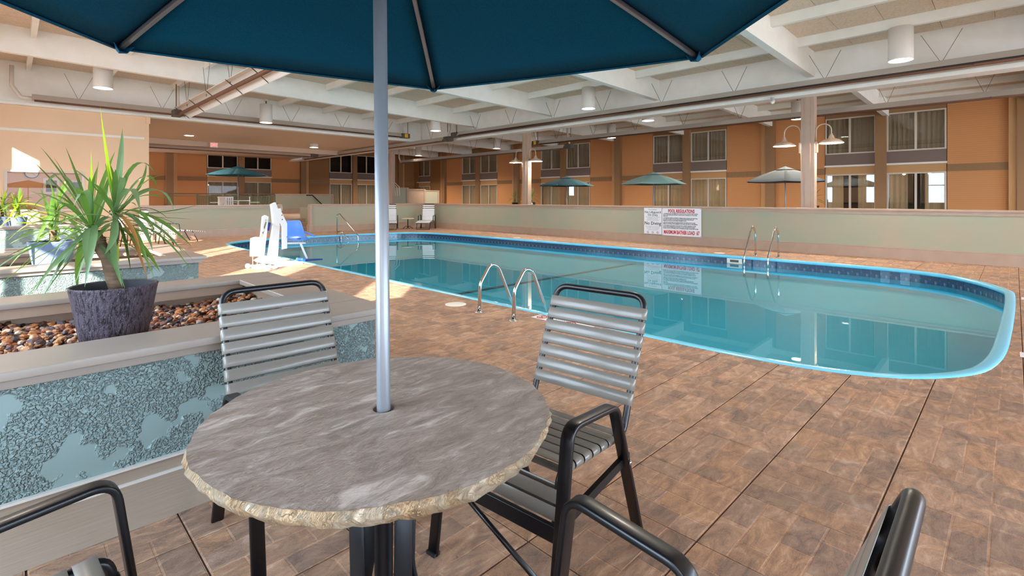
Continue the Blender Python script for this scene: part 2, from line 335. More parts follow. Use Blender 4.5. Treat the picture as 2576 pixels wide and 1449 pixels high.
# ================================================================ POOL OUTLINE
OUT=[(4.30,1.9),(4.33,1.4),(4.39,1.09),(4.53,.73),(4.7,.5),(4.92,.32),(5.21,.17),(5.8,.07),(6.7,.03),(8.4,0),(9.6,0),(10.05,.03),(10.57,.21),(11.1,.5),(11.48,.885),(11.73,1.5),(11.80,2.3),(11.79,4),(11.76,6),(11.72,9),(11.68,12),(11.62,14.65),(11.42,15.9),(11.1,16.5),(10.5,16.9),(9.5,17.1),(8.5,17.25),(7.3,17.33),(6.2,17.33),(5.5,17.2),(4.9,16.85),(4.5,16.3),(4.33,15.6),(4.28,14.5),(4.27,10),(4.28,6),(4.29,3.5)]
def catmull(P,n=5):
    o=[]; N=len(P)
    for i in range(N):
        p0,p1,p2,p3=[Vector((*P[(i+k)%N],0)) for k in (-1,0,1,2)]
        L=(p2-p1).length; m=max(1,min(n,int(L/.12)))
        m1=(p2-p0).normalized()*L*1.0; m2=(p3-p1).normalized()*L*1.0
        for k in range(m):
            t=k/m; t2=t*t; t3=t2*t
            o.append((2*t3-3*t2+1)*p1+(t3-2*t2+t)*m1+(-2*t3+3*t2)*p2+(t3-t2)*m2)
    return o
def hull(P):
    P=sorted(set((round(p.x,5),round(p.y,5)) for p in P))
    def half(Q):
        h=[]
        for p in Q:
            while len(h)>1 and (h[-1][0]-h[-2][0])*(p[1]-h[-2][1])-(h[-1][1]-h[-2][1])*(p[0]-h[-2][0])<=0: h.pop()
            h.append(p)
        return h[:-1]
    return [Vector((*p,0)) for p in half(P)+half(P[::-1])]
OL=hull(catmull(OUT,6))
def resample(P,step):
    N=len(P); L=sum((P[(i+1)%N]-P[i]).length for i in range(N)); m=int(round(L/step)); st=L/m; o=[]; acc=0; nx=0
    for i in range(N):
        a=P[i]; b=P[(i+1)%N]; d=(b-a).length
        while nx<acc+d-1e-9: o.append(a+(b-a)*((nx-acc)/d)); nx+=st
        acc+=d
    return o[:m]
OL=resample(OL,.13)
def inset(P,dist):
    N=len(P); o=[]
    for i in range(N):
        t=(P[(i+1)%N]-P[i-1]).normalized(); o.append(P[i]+Vector((-t.y,t.x,0))*dist)
    return o
def inside(x,y,P=OL):
    c=False; j=len(P)-1
    for i in range(len(P)):
        if (P[i].y>y)!=(P[j].y>y) and x<(P[j].x-P[i].x)*(y-P[i].y)/(P[j].y-P[i].y)+P[i].x: c=not c
        j=i
    return c
WZ=-.165; FZ=-.40

# ================================================================ STRUCTURE
# ---- floor slab with the pool cut out, and the deck tiles
def cutter():
    m=MB(); m.prism([(p.x,p.y) for p in OL],-3,1); return m.build('cut','slab')
cut=cutter()
floor=MB().box(-9,-12,-.5,13.8,19.3,-.006).build('floor','slab'); tag(floor,kind='structure')
bm_=floor.modifiers.new('x','BOOLEAN'); bm_.object=cut; bm_.operation='DIFFERENCE'; bm_.solver='EXACT'
T=.4572; TX0=1.871; TY0=.867
def tile_mesh(var,half=False):
    m=MB(); g=.0036; cols=[]; rnd=random.Random(var*11+3)
    # base plate carries the pale joints between the blocks of the tile
    h=T/2-g; m.box(-h,-h,-.006,h,h,-.0016); cols+= [(1.38,1.32,1.26)]*6
    tones=[(1,1,1),(.86,.86,.88),(1.08,.98,.86),(.94,.88,.84),(.78,.78,.80),(1.1,1.06,1.02),(.98,.93,.88),(1.02,.94,.84)]
    for r in range(4):
        y0=-h+r*(2*h/4); y1=y0+2*h/4
        sp=[-h,-h+h*(.5 if (r+var)%2 else 1.05)]
        if (r+var)%2: sp+=[-h+h*1.5]
        sp+=[h]
        for a,b in zip(sp[:-1],sp[1:]):
            q=.0026; x0,x1,ya,yb=a+q,b-q,y0+q,y1-q; e=.0022; dz=rnd.uniform(-.0004,.0006)
            m.add([(x0,ya,-.002),(x1,ya,-.002),(x1,yb,-.002),(x0,yb,-.002),(x0+e,ya+e,dz),(x1-e,ya+e,dz),(x1-e,yb-e,dz),(x0+e,yb-e,dz)],[(4,5,6,7),(0,1,5,4),(1,2,6,5),(2,3,7,6),(3,0,4,7)])
            t=rnd.choice(tones); k=rnd.uniform(.95,1.05); cols+=[(t[0]*k,t[1]*k,t[2]*k)]*5
    me=m.mesh('tile','floortile'); ca=me.color_attributes.new('tone','FLOAT_COLOR','CORNER')
    for p in me.polygons:
        for li in p.loop_indices: ca.data[li].color=(*cols[p.index],1)
    return me,m,cols
TM=[tile_mesh(v) for v in range(8)]
cells=[]
for i in range(-22,27):
    for j in range(-22,42):
        cx=TX0+(i+.5)*T; cy=TY0+(j+.5)*T
        if cx>13.8 or cy>19.5 or cx<-1.9 or cy<-6: continue
        c4=[inside(cx+a*T/2,cy+b*T/2) for a in (-1,-.33,.33,1) for b in (-1,-.33,.33,1)]
        if all(c4): continue
        if cx<1.1 and (2.9<cy<4.0 or 6.3<cy<7.5): continue
        d=(cx+cy)*S; l=(cx-cy)*S
        cells.append((i,j,cx,cy,any(c4),d,l))
def vis(c):
    d,l=c[5],c[6]
    if d<.35: return False
    x=1288+F*l/d; return -200<x<2780 and 499+F*HC/d<1750
near=sorted([c for c in cells if vis(c)],key=lambda c:c[5]); ind=set((c[0],c[1]) for c in near[:300])
bulk=MB(); bulkc=[]
def clip(P,a,b,keep):   # keep=1: left of a->b (inside the pool), -1: right of it
    o=[]; n=len(P)
    sd=lambda p:((b.x-a.x)*(p[1]-a.y)-(b.y-a.y)*(p[0]-a.x))*keep
    for i in range(n):
        p,q=P[i],P[(i+1)%n]; u,v=sd(p),sd(q)
        if u>=0: o.append(p)
        if (u>=0)!=(v>=0): t=u/(u-v); o.append((p[0]+(q[0]-p[0])*t,p[1]+(q[1]-p[1])*t))
    return o
def area(P): return abs(sum(P[i-1][0]*P[i][1]-P[i][0]*P[i-1][1] for i in range(len(P))))/2
def minus_pool(P):
    cx=sum(p[0] for p in P)/len(P); cy=sum(p[1] for p in P)/len(P); out=[]; cur=P
    for k in range(len(OL)):
        a,b=OL[k],OL[(k+1)%len(OL)]
        if abs(a.x-cx)>.9 or abs(a.y-cy)>.9: continue
        o=clip(cur,a,b,-1)
        if len(o)>2 and area(o)>1e-6: out.append(o)
        cur=clip(cur,a,b,1)
        if len(cur)<3 or area(cur)<1e-7: return out
    return out
def clipped(mb,cols,cx,cy,a,ox,oy,B,BC):
    ca,sa=math.cos(a),math.sin(a)
    for fi,f in enumerate(mb.f):
        P=[mb.v[i] for i in f]; zs=[p.z for p in P]
        if max(zs)-min(zs)>1e-4 or max(zs)<-.004: continue
        W=[(cx+p.x*ca-p.y*sa,cy+p.x*sa+p.y*ca) for p in P]; z=zs[0]
        for Q in minus_pool(W):
            n=len(Q); B.add([(x-ox,y-oy,z) for x,y in Q]+[(x-ox,y-oy,-.008) for x,y in Q],[tuple(range(n))]+[(i,i+n,(i+1)%n+n,(i+1)%n) for i in range(n)]); BC+=[cols[fi]]*(n+1)
def setcol(me,C_):
    ca=me.color_attributes.new('tone','FLOAT_COLOR','CORNER')
    for p in me.polygons:
        c=C_[p.index]
        for li in p.loop_indices: ca.data[li].color=(*c,1)
for (i,j,cx,cy,bd,d,l) in cells:
    k=(i*7+j*13+(i*j)%5)%4; rot=(0 if (i+j)%2 else 1); v=(k*2+ (i%2))%8
    me,mb,cols=TM[v]; a=PI/2*rot+(PI if (i*3+j)%2 else 0)
    if bd:
        if (i,j) in ind:
            e=MB(); ec=[]; clipped(mb,cols,cx,cy,a,cx,cy,e,ec)
            if e.v: o=e.build('tile','floortile',floor,loc=(cx,cy,0)); setcol(o.data,ec)
        else: clipped(mb,cols,cx,cy,a,0,0,bulk,bulkc)
    elif (i,j) in ind: inst(me,'tile',floor,(cx,cy,0),(0,0,a))
    elif vis((0,0,0,0,0,d,l)):
        ca,sa=math.cos(a),math.sin(a); n=len(bulk.v)
        bulk.v+=[Vector((cx+p.x*ca-p.y*sa,cy+p.x*sa+p.y*ca,p.z)) for p in mb.v]; bulk.f+=[tuple(q+n for q in f) for f in mb.f]; bulk.sm+=mb.sm; bulkc+=cols
    else:
        bulk.box(cx-T/2+.003,cy-T/2+.003,-.006,cx+T/2-.003,cy+T/2-.003,0); bulkc+=[(1,1,1)]*6
bo=bulk.build('tile','floortile',floor,kind='stuff'); setcol(bo.data,bulkc)
bpy.context.view_layer.update(); dg=bpy.context.evaluated_depsgraph_get()
me=bpy.data.meshes.new_from_object(floor.evaluated_get(dg)); floor.modifiers.clear(); floor.data=me
bpy.data.objects.remove(cut)

# ---- pool basin
pool=thing('swimming_pool','long rounded turquoise pool with pale blue coping and dark blue waterline tiles','pool')
O2=OL
def ring_profile(P,prof,closed_prof=False):
    rows=[[q+Vector((0,0,z)) for q in inset(P,d)] for d,z in prof]; N=len(P); k=len(prof); m=MB()
    vs=[rows[a][i] for i in range(N) for a in range(k)]; fs=[]
    for i in range(N):
        j=(i+1)%N
        for a in range(k-1): fs.append((i*k+a,j*k+a,j*k+a+1,i*k+a+1))
    m.add(vs,fs,True); return m
ring_profile(O2,[(-.004,-.02),(-.004,.004),(.02,.010),(.06,.012),(.085,.006),(.098,-.012),(.098,-.035),(.085,-.052),(.06,-.055)]).build('coping','coping',pool)
bas=ring_profile(O2,[(.058,-.03),(.058,-.06),(.058,WZ-.1),(.12,FZ)]); fl=inset(O2,.12); n=len(bas.v)
bas.add([p+Vector((0,0,FZ)) for p in fl],[tuple(range(len(fl)))]); bas.build('basin','poolpaint',pool)
wl=inset(O2,.060); wt=MB().add([p+Vector((0,0,WZ)) for p in wl],[tuple(range(len(wl)))]).build('water','water',pool); tag(wt,'still turquoise water reflecting the room')
tl=MB().box(-.074,-.0035,-.0725,.074,.0035,.0725).mesh('waterline_tile','pooltile')
hid=MB(); RS=resample(inset(O2,.0635),.155); NR=len(RS); cnt=0
for i,p in enumerate(RS):
    t=(RS[(i+1)%NR]-RS[i-1]).normalized(); a=math.atan2(t.y,t.x)
    if p.x<4.6 and 1.5<p.y<15.5: hid.beam(p-t*.074+Vector((0,0,-.128)),p+t*.074+Vector((0,0,-.128)),.007,.145)
    else: inst(tl,'waterline_tile',pool,(p.x,p.y,-.128),(0,0,a)); cnt+=1
hid.build('waterline_tile','pooltile',pool,kind='stuff')
# dark lane line across the floor and up the far wall
MB().box(4.42,7.0,FZ,11.60,7.13,FZ+.006).build('depth_line','poolline',pool)
for yy,wd in ((4.53,.34),(10.83,.34)):
    x=11.70-(.02 if yy>8 else -.02)
    m=MB().box(x-.012,yy-wd/2,-.165,x,yy+wd/2,-.055); sk=m.build('skimmer_frame','whitepaint',pool,bevel=.004)
    MB().box(x-.016,yy-wd*.28,-.14,x-.011,yy+wd*.28,-.085).build('skimmer_slot','gunmetal',sk)

# ---- ceiling: deck, panels, joists, beams
RZ=.45   # the roof over the far terrace sits higher than the pool roof
def zd(x): return 4.87+.022*(13.8-x)+(RZ if x>13.95 else 0)
def zb(x): return 4.27+.022*(13.8-x)+(RZ if x>13.95 else 0)
ceil=MB(); ceil.sbox(-2.4,-9,13.8,20.1,zd(-2.4)+.03,zd(-2.4)+.3,zd(13.8)+.03,zd(13.8)+.3); ceil.sbox(13.96,-9,24.4,36,zd(13.96)+.03,zd(13.96)+.3,zd(24.4)+.03,zd(24.4)+.3)
ceil=ceil.build('ceiling','deckback'); tag(ceil,kind='structure')
BY=[3.52+4.12*k for k in range(-3,5)]          # -8.8,-4.7,-.6,3.52,7.64,11.76,15.88,20.0
BY2=[20.0+4.12*k for k in range(1,4)]
for y in BY:
    MB().sbox(-2.4,y-.085,13.9,y+.085,zb(-2.4),zd(-2.4)+.03,zb(13.9),zd(13.9)+.03).build('beam','beam',ceil,bevel=.006)
    MB().sbox(14.0,y-.085,24.2,y+.085,zb(14.0),zd(14.0)+.03,zb(24.2),zd(24.2)+.03).build('beam','beam',ceil)
for y in BY2: MB().sbox(14.1,y-.085,24.2,y+.085,zb(14.1),zd(14.1)+.03,zb(24.2),zd(24.2)+.03).build('beam','beam',ceil)
JX=[12.5-1.73*k for k in range(0,9)]+[15.2,16.9,18.6,20.3,22.0,23.6]
for x in JX:
    for a,b in zip(BY[:-1],BY[1:]):
        MB().box(x-.05,a+.085,zd(x)-.2,x+.05,b-.085,zd(x)+.03).build('joist','joist',ceil)
    if x>14:
        for a,b in zip([20.0]+BY2[:-1],BY2): MB().box(x-.05,a+.085,zd(x)-.2,x+.05,b-.085,zd(x)+.03).build('joist','joist',ceil)
JS=sorted(JX+[13.94,13.97,-2.4,24.2]); pst=MB(); npan=0
sl=math.atan(.022); PM={}
for a,b in zip(JS[:-1],JS[1:]):
    if b-a<.3: continue
    key=round(b-a,3)
    if key not in PM: PM[key]=MB().box(-key/2+.004,-.399,-.012,key/2-.004,.399,.012).mesh('panel','panel')
    for ya,yb in zip(BY[:-1],BY[1:]):
        for q in range(5):
            cy=ya+.085+(q+.5)*(yb-ya-.17)/5; cx=(a+b)/2
            if cx>5 and -3<cy<13 and npan<290: inst(PM[key],'panel',ceil,(cx,cy,zd(cx)+.014),(0,sl,0),(1,(yb-ya-.17)/5/.806,1)); npan+=1
            else: pst.sbox(a+.004,cy-.391,b-.004,cy+.391,zd(a)+.002,zd(a)+.026,zd(b)+.002,zd(b)+.026)
pst.build('panel','panel',ceil,kind='stuff')
# girder over the pool wall, with soffit strips
gx=MB().box(13.82,-9,3.9,14.1,36,5.6); gx.box(13.70,-9,3.84,14.14,36,3.94); gx=gx.build('girder','beam',ceil,bevel=.006)
gy=MB().box(-2,19.9,4.02,13.8,20.12,5.35); gy.box(-2,19.83,3.96,13.8,20.16,4.04); gy.build('girder','beam',ceil,bevel=.006)
# lower soffit of the back corridor
so=MB().box(3.1,20.1,4.02,13.8,36,4.12); so=so.build('ceiling','soffit'); tag(so,kind='structure')
MB().box(3.1,27.2,3.78,13.8,27.5,4.03).build('trim_1','soffit')['kind']='structure'

# ---- low walls round the pool
def lowwall(name,a,b,z0=0,h=1.09,th=.16,base=.22,endcaps=(0,0)):
    """from a to b, visible face on the right-hand side of a->b"""
    a=Vector((*a,0)); b=Vector((*b,0)); L=(b-a).length; o=thing(name,None,None,(a.x,a.y,z0),math.atan2((b-a).y,(b-a).x)); tag(o,kind='structure')
    MB().box(0,0,0,L,th,h-.05).build('wall_panel','sage',o)
    MB().box(-.03*endcaps[0],-.03,h-.05,L+.03*endcaps[1],th+.03,h).build('cap','tan',o,bevel=.008)
    MB().box(0,-.012,h-.115,L,.01,h-.05).build('cap_trim','tan',o)
    MB().box(0,-.025,0,L,.01,base).build('baseboard','tan',o)
    MB().box(0,-.016,base,L,.01,base+.03).build('base_bead','tan',o,bevel=.004)
    for k,s in enumerate(endcaps):
        if s:
            x=0 if k==0 else L
            MB().box(x-.05,-.035,0,x+.05,th+.035,h-.05).build('end_post','tan',o,bevel=.006)
            MB().box(x-.075,-.06,0,x+.075,th+.06,.30).build('post_foot','tan',o,bevel=.006)
    return o
lowwall('wall_right',(13.65,19.35),(13.65,-9))
lowwall('wall_back',(8.29,19.35),(13.65,19.35),endcaps=(1,0))
lowwall('wall_back',(2.9,19.35),(7.17,19.35),endcaps=(0,1))

# ---- terraces and steps
MB().box(13.85,-9,-.4,24.4,36,0).build('floor','slab')['kind']='structure'
MB().box(-2,20.9,0,13.85,36,.5).build('floor','tan')['kind']='structure'
MB().box(-2,19.5,-.3,13.85,20.9,0).build('floor','tan')['kind']='structure'
st=thing('steps',None,None,(7.73,19.9,0)); tag(st,kind='structure')
for k in range(3): MB().box(-.9,k*.42,0,.9,1.3,.165*(k+1)).build('step','tan',st,bevel=.01)
for x in (-.95,.95): MB().box(x-.05,-.35,0,x+.05,1.3,.95).build('side_wall','sage',st)
lowwall('wall_back',(10.4,29),(13.75,29),z0=.5,h=1.08,endcaps=(0,1))
for (x0,x1,Y,zt,m_) in ((982,1027,26.5,1.98,'sage'),(1027,1070,27.3,1.92,'tan'),(1070,1104,28.0,1.86,'sage')):
    r0=(x0-1288)/F; r1=(x1-1288)/F; X0=Y*(1+r0)/(1-r0); X1=Y*(1+r1)/(1-r1)
    o=thing('wall_back',None,None,(X0,Y,0)); tag(o,kind='structure')
    MB().box(0,0,0,X1-X0,.15,zt-.05).build('wall_panel',m_,o); MB().box(-.02,-.03,zt-.05,X1-X0+.02,.18,zt).build('cap','tan',o); MB().box(X1-X0-.12,-.02,0,X1-X0+.02,.17,zt-.05).build('end_post','tan',o)

# ---- beige wall, left, with an inner window
wl_=MB().box(-2,20,0,-.1,20.2,4.0); wl_.box(1.62,20,0,3.23,20.2,4.0); wl_.box(-.1,20,2.13,1.62,20.2,4.0); wl_.box(-.1,20,0,1.62,20.2,.95)
wl_=wl_.build('wall_left','peach'); tag(wl_,kind='structure')
MB().box(3.13,20.2,0,3.23,35,4.0).build('wall_left','peach')['kind']='structure'
MB().box(-2,19.97,3.23,3.1,20,3.30).build('picture_rail','whitepaint',wl_)
MB().box(3.14,19.96,3.75,3.26,20.1,4.0).build('corbel','peach',wl_)
o=thing('window_1',None,None,(-.1,20,.95)); tag(o,kind='structure')
m=MB(); m.box(0,-.03,.05,.06,.12,1.12); m.box(1.66,-.03,.05,1.72,.12,1.12); m.box(0,-.03,1.12,1.72,.12,1.18); m.box(0,-.05,0,1.72,.12,.05); m.build('window_frame','frame',o)
MB().box(.06,.04,.05,1.66,.05,1.12).build('pane','glassdull',o)
rm=MB(); rm.box(-.3,24,0,2.6,24.1,3); rm.box(-.5,20.2,0,-.3,24.1,3); rm.box(2.5,20.2,0,2.6,24,3); rm.box(-.5,20.2,2.6,2.6,24.1,2.7); rm.build('wall_left','peach')['kind']='structure'
ir=point((1.1,22,2.3),16,(1,.8,.6),.2)

# ---- hotel wings: right facade X=24 and back facade Y=35.5
def wing(name,rotz,origin,mods,vrange):
    """local x runs to the viewer's right, local y into the wall"""
    w_=thing(name,None,None,origin,rotz); tag(w_,kind='structure'); return w_
WN=[1]
CUR={}
def curtain_mesh(wd,h,seed):
    rnd=random.Random(seed); n=int(wd/.03); m=MB(); vs=[]; ph=rnd.uniform(0,6)
    for i in range(n+1):
        x=wd*i/n; y=.035*math.sin(x*38+ph+1.5*math.sin(x*5+ph))+.01*math.sin(x*90)
        vs+=[(x,y,0),(x,y,h)]
    m.add(vs,[(2*i,2*i+2,2*i+3,2*i+1) for i in range(n)],True); return m
def window(parent_loc,rotz,wd,z0,z1,cur,seed,open_=0,spandrel=None):
    WN[0]+=1; o=thing('window_%d'%WN[0],None,None,parent_loc,rotz); tag(o,kind='structure')
    m=MB(); f=.05
    m.box(0,-.02,z0,f,.08,z1); m.box(wd-f,-.02,z0,wd,.08,z1); m.box(f,-.02,z1-f,wd-f,.08,z1); m.box(f,-.02,z0,wd-f,.08,z0+f); m.build('window_frame','frame',o)
    MB().box(wd/2-.035,-.015,z0+f,wd/2+.035,.075,z1-f).build('mullion','frame',o)
    for a,b in ((f,wd/2-.035),(wd/2+.035,wd-f)): MB().box(a,.02,z0+f,b,.03,z1-f).build('pane','glass' if rotz else 'glassdull',o)
    MB().box(0,.6,z0,wd,.62,z1).build('room_back','roomdark',o)
    m=MB(); m.box(-.02,.08,z0,0,.62,z1); m.box(wd,.08,z0,wd+.02,.62,z1); m.box(0,.08,z0-.02,wd,.62,z0); m.box(0,.08,z1,wd,.62,z1+.02); m.build('reveal','roomdark',o)
    if cur:
        h=z1-z0-.06
        if open_:
            c=curtain_mesh(wd*open_,h,seed).build('curtain',cur,o); c.location=(.03,.16,z0+.03); c=curtain_mesh(wd*open_,h,seed+1).build('curtain',cur,o); c.location=(wd*(1-open_)-.03,.16,z0+.03)
        else:
            c=curtain_mesh(wd-.08,h,seed).build('curtain',cur,o); c.location=(.04,.10,z0+.03)
    if spandrel:
        s0,s1=spandrel; MB().box(0,-.03,s0+.07,wd,.1,s1).build('spandrel_panel','spandrel',o); MB().box(-.02,-.07,s0,wd+.02,.1,s0+.07).build('sill','whitepaint',o)
    return o
def facade(plane,name,base,lo,hi,dark,dz=0):
    rz=-PI/2 if plane=='X' else 0
    def at(u):   # along coordinate -> location of local origin
        return (24,u,0) if plane=='X' else (u,35.5,0)
    root=thing(name,None,None,(24,0,0) if plane=='X' else (0,35.5,0),rz); tag(root,kind='structure')
    def lx(a,b): # local x interval
        return (-b,-a) if plane=='X' else (a,b)
    k=-3
    while base+7.9*k<hi:
        y0=base+7.9*k; k+=1
        for a,b in ((.22,1.83),(5.69,7.58)):
            A,B=max(lo,y0+a),min(hi,y0+b)
            if B-A>.1:
                u,v=lx(A,B); MB().box(u,0,0,v,.2,5.4).build('wall_panel','orange' if not dark(A) else 'orangeshaded',root)
                m=MB(); m.box(u,-.03,2.30+dz,v,.01,2.56+dz); n=int((v-u)/.14)
                for q in range(n): m.box(u+q*.14+.03,-.045,2.36+dz,u+q*.14+.10,-.03,2.50+dz)
                m.build('band','pilaster',root)
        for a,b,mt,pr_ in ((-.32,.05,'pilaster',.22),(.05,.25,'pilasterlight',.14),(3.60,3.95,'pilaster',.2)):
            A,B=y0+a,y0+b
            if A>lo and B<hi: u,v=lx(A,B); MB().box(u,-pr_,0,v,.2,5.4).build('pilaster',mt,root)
        for q,(a,b) in enumerate(((1.85,3.6),(3.95,5.67))):
            A,B=y0+a,y0+b
            if A<lo or B>hi: continue
            loc=at(B) if plane=='X' else at(A); wd=b-a; u,v=lx(A,B)
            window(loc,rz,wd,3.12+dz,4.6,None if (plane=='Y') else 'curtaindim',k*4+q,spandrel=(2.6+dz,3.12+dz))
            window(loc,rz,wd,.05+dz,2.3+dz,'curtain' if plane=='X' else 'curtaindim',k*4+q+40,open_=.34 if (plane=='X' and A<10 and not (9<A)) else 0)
            MB().box(u,0,2.3+dz,v,.2,2.6+dz).build('lintel','pilasterlight',root); MB().box(u,.0,4.6,v,.2,5.4).build('lintel','pilaster',root)
    MB().box(*( (-hi,.62,0,-lo,.7,5.4) if plane=='X' else (lo,.62,0,hi,.7,5.4))).build('wall_core','roomdark',root)
    return root
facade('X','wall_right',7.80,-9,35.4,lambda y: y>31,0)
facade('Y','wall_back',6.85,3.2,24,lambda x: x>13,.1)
MB().box(23.95,34.9,0,24.8,36.4,5).build('wall_corner','orangeshaded')['kind']='structure'
# columns under the girder
for y in (3.65,13.35,23.05):
    o=thing('column','tan steel column with %s'%{3.65:'two lamps, nearest of the columns behind the pool wall',13.35:'two lamps, far down the pool wall between two palms',23.05:'no lamps, farthest column near the back corner'}[y],'column',(14.16,y,0),0,'columns behind the pool wall')
    MB().box(-.10,-.155,0,.10,.155,3.86).build('shaft','tan',o,bevel=.01)
    MB().box(-.12,-.06,0,-.10,.06,3.86).build('conduit_cover','tan',o)
    MB().box(-.13,-.19,0,.13,.19,.12).build('foot','tan',o)

# ---- window wall on the left (outside the frame) that lets the low sun in, and an added block that shades the near end
wb=MB(); ops=[(-4.6,-.6,.3,3.1),(-.45,.62,3.1,4.15),(.85,2.35,.5,3.1),(2.94,4.7,1.0,4.15),(7.16,8.68,1.0,4.15),(11.1,12.6,1.0,4.15),(12.95,14.3,1.0,4.15),(17.07,17.78,1.0,4.15)]
y=-9
for a,b,z0,z1 in ops: wb.box(-2.12,y,0,-2,a,5.3); wb.box(-2.12,a,0,-2,b,z0); wb.box(-2.12,a,z1,-2,b,5.3); y=b
wb.box(-2.12,y,0,-2,20.2,5.3); wb.box(-2.1,-9.1,3.1,24,-9,5.6); wb=wb.build('wall_left','peach'); tag(wb,kind='structure')
mu=MB()
for y in (3.75,7.93,11.8,13.6): mu.box(-2.1,y-.03,1,-2.03,y+.03,4.15)
for a,b in ((2.94,4.7),(7.16,8.68),(11.1,12.6)): mu.box(-2.1,a,2.3,-2.03,b,2.36)
mu.build('mullion','frame',wb)
ex=MB().box(-8.3,-42,-1.2,-8,-4.1,7).build('wall_sun_blocker','exterior'); tag(ex,kind='structure')  # unseen block added outside to keep the sun off the near end
MB().box(-60,-60,-1.6,60,60,-1.2).build('ground','exterior')['kind']='structure'

# ================================================================ PLANTERS
def planter(y0,label,x1=1.49,grp='long stucco planters along the windows'):
    y1=y0+1.87; o=thing('planter_box',label,'planter',(x1,y0,0),0,grp); x0=-1.95-x1
    m=MB(); m.box(x0,.06,0,-.06,.18,.65); m.box(x0,1.69,0,-.06,1.81,.65); m.box(-.18,.18,0,-.06,1.69,.65); m.build('stucco_wall','mint',o)
    m=MB(); m.box(x0,0,.69,0,.30,.725); m.box(x0,1.57,.69,0,1.87,.725); m.box(-.30,.30,.69,0,1.57,.725); m.build('cap','captan',o,bevel=.006)
    m=MB(); m.box(x0,.035,.655,-.035,.075,.69); m.box(-.075,.075,.655,-.035,1.8,.69); m.build('cap_trim','captan',o,bevel=.003)
    m=MB(); m.box(x0,.245,.63,-.245,.27,.69); m.box(x0,1.6,.63,-.27,1.625,.69); m.box(x0,1.68,.4,-.3,1.70,.69); m.box(-.20,.27,.4,-.18,1.69,.69); m.build('liner','tan',o)
    MB().box(x0,.04,0,-.04,.062,.19).build('baseboard','tanwood',o); MB().box(x0,.048,.192,-.048,.062,.245).build('base_strip','tanwood',o)
    m=MB(); m.box(x0,.038,.183,-.04,.06,.193); m.box(x0,.04,.243,-.048,.062,.252); m.build('base_bead','tanline',o)
    m=MB(); m.box(-.062,.06,0,-.04,1.81,.19); m.box(-.062,.06,.19,-.05,1.81,.25); m.build('baseboard','tanwood',o)
    MB().box(x0,.18,.3,-.18,1.69,.57).build('soil','soil',o)
    return o
PL1=planter(2.44,'low mint stucco planter with tan cap, nearest beside the round table')
PL2=planter(5.93,'mint stucco planter with tan cap, second one behind the big potted palm',1.45)
PL3=planter(15.1,'sunlit mint stucco planter farthest away by the beige wall',1.45)
# gravel
def stone_mesh(seed,m):
    rnd=random.Random(seed); bm=bmesh.new(); bmesh.ops.create_icosphere(bm,subdivisions=1,radius=1)
    for v in bm.verts: v.co=Vector((v.co.x*rnd.uniform(.8,1.15),v.co.y*rnd.uniform(.65,.95),v.co.z*rnd.uniform(.45,.62)))
    me=bpy.data.meshes.new('stone'); bm.to_mesh(me); bm.free(); me.materials.append(MATS[m])
    for p in me.polygons: p.use_smooth=False
    return me
SM=[stone_mesh(i,'stone%d'%(i%7)) for i in range(21)]
def gravel(pl,y0,x1,n,nind):
    st=[]
    for i in range(n):
        x=random.uniform(-.75,x1-.2); y=random.uniform(y0+.2,y0+1.68); st.append((x,y,.565+random.uniform(0,.03)+.02*math.sin(x*9)*math.cos(y*7),random.uniform(.011,.027)))
    st.sort(key=lambda s:(s[0]+s[1])*S - (60 if s[0]>-.3 else 0) - s[3]*20)
    ic=0; groups={}
    for k,(x,y,z,r) in enumerate(st):
        rot=(random.uniform(-.5,.5),random.uniform(-.5,.5),random.uniform(0,6)); me=random.choice(SM)
        if k<nind: inst(me,'stone',pl,(x-pl.location.x,y-pl.location.y,z),rot,(r,r,r))
        else: groups.setdefault(me,[]).append((x,y,z,rot,r))
    for mi in range(7):
        m=MB()
        for me,L in groups.items():
            if me.materials[0]!=MATS['stone%d'%mi]: continue
            for x,y,z,rot,r in L:
                from mathutils import Euler
                M=Matrix.Translation((x-pl.location.x,y-pl.location.y,z))@Euler(rot).to_matrix().to_4x4()@Matrix.Scale(r,4)
                m.add([M@v.co for v in me.vertices],[tuple(p.vertices) for p in me.polygons])
        if m.v: m.build('gravel','stone%d'%mi,pl,kind='stuff')
gravel(PL1,2.44,1.49,4300,295)
gravel(PL2,5.93,1.45,900,0)

# ---- potted palms
def leaf(base,ctrl,tip,w,m,parent,fold=.25,twist=0):
    b,c,t=Vector(base),Vector(ctrl),Vector(tip); n=10; vs=[]; prev=None
    for i in range(n+1):
        u=i/n; p=b*(1-u)**2+c*2*u*(1-u)+t*u*u; d=(2*(1-u)*(c-b)+2*u*(t-c)).normalized()
        sd=d.cross(Vector((0,0,1)));  sd=(prev if prev and sd.length<.15 else sd).normalized()
        if prev and sd.dot(prev)<0: sd=-sd
        prev=sd; up=sd.cross(d); a=twist*u; sd2=sd*math.cos(a)+up*math.sin(a); up2=sd2.cross(d)
        ww=w*(.32+.68*math.sin(min(1,u*1.9)*PI/2))*(1 if u<.5 else max(0.02,1-((u-.5)/.5)**1.8))/2
        vs+=[p-sd2*ww+up2*ww*fold,p,p+sd2*ww+up2*ww*fold]
    fs=[]
    for i in range(n): a=3*i; fs+=[(a,a+1,a+4,a+3),(a+1,a+2,a+5,a+4)]
    return MB().add(vs,fs,True).build('leaf',m,parent)
def pot(o,r,h,m,m2):
    MB().lathe([(0,0),(r*.72,0),(r*.80,h*.3),(r*.92,h*.75),(r*.985,h*.97),(r,h),(r*.97,h+.004),(r*.93,h)],48).build('pot',m,o)
    MB().lathe([(r*.935,h),(r*.86,h*.72),(0,h*.72)],32).build('pot_lining',m2,o)
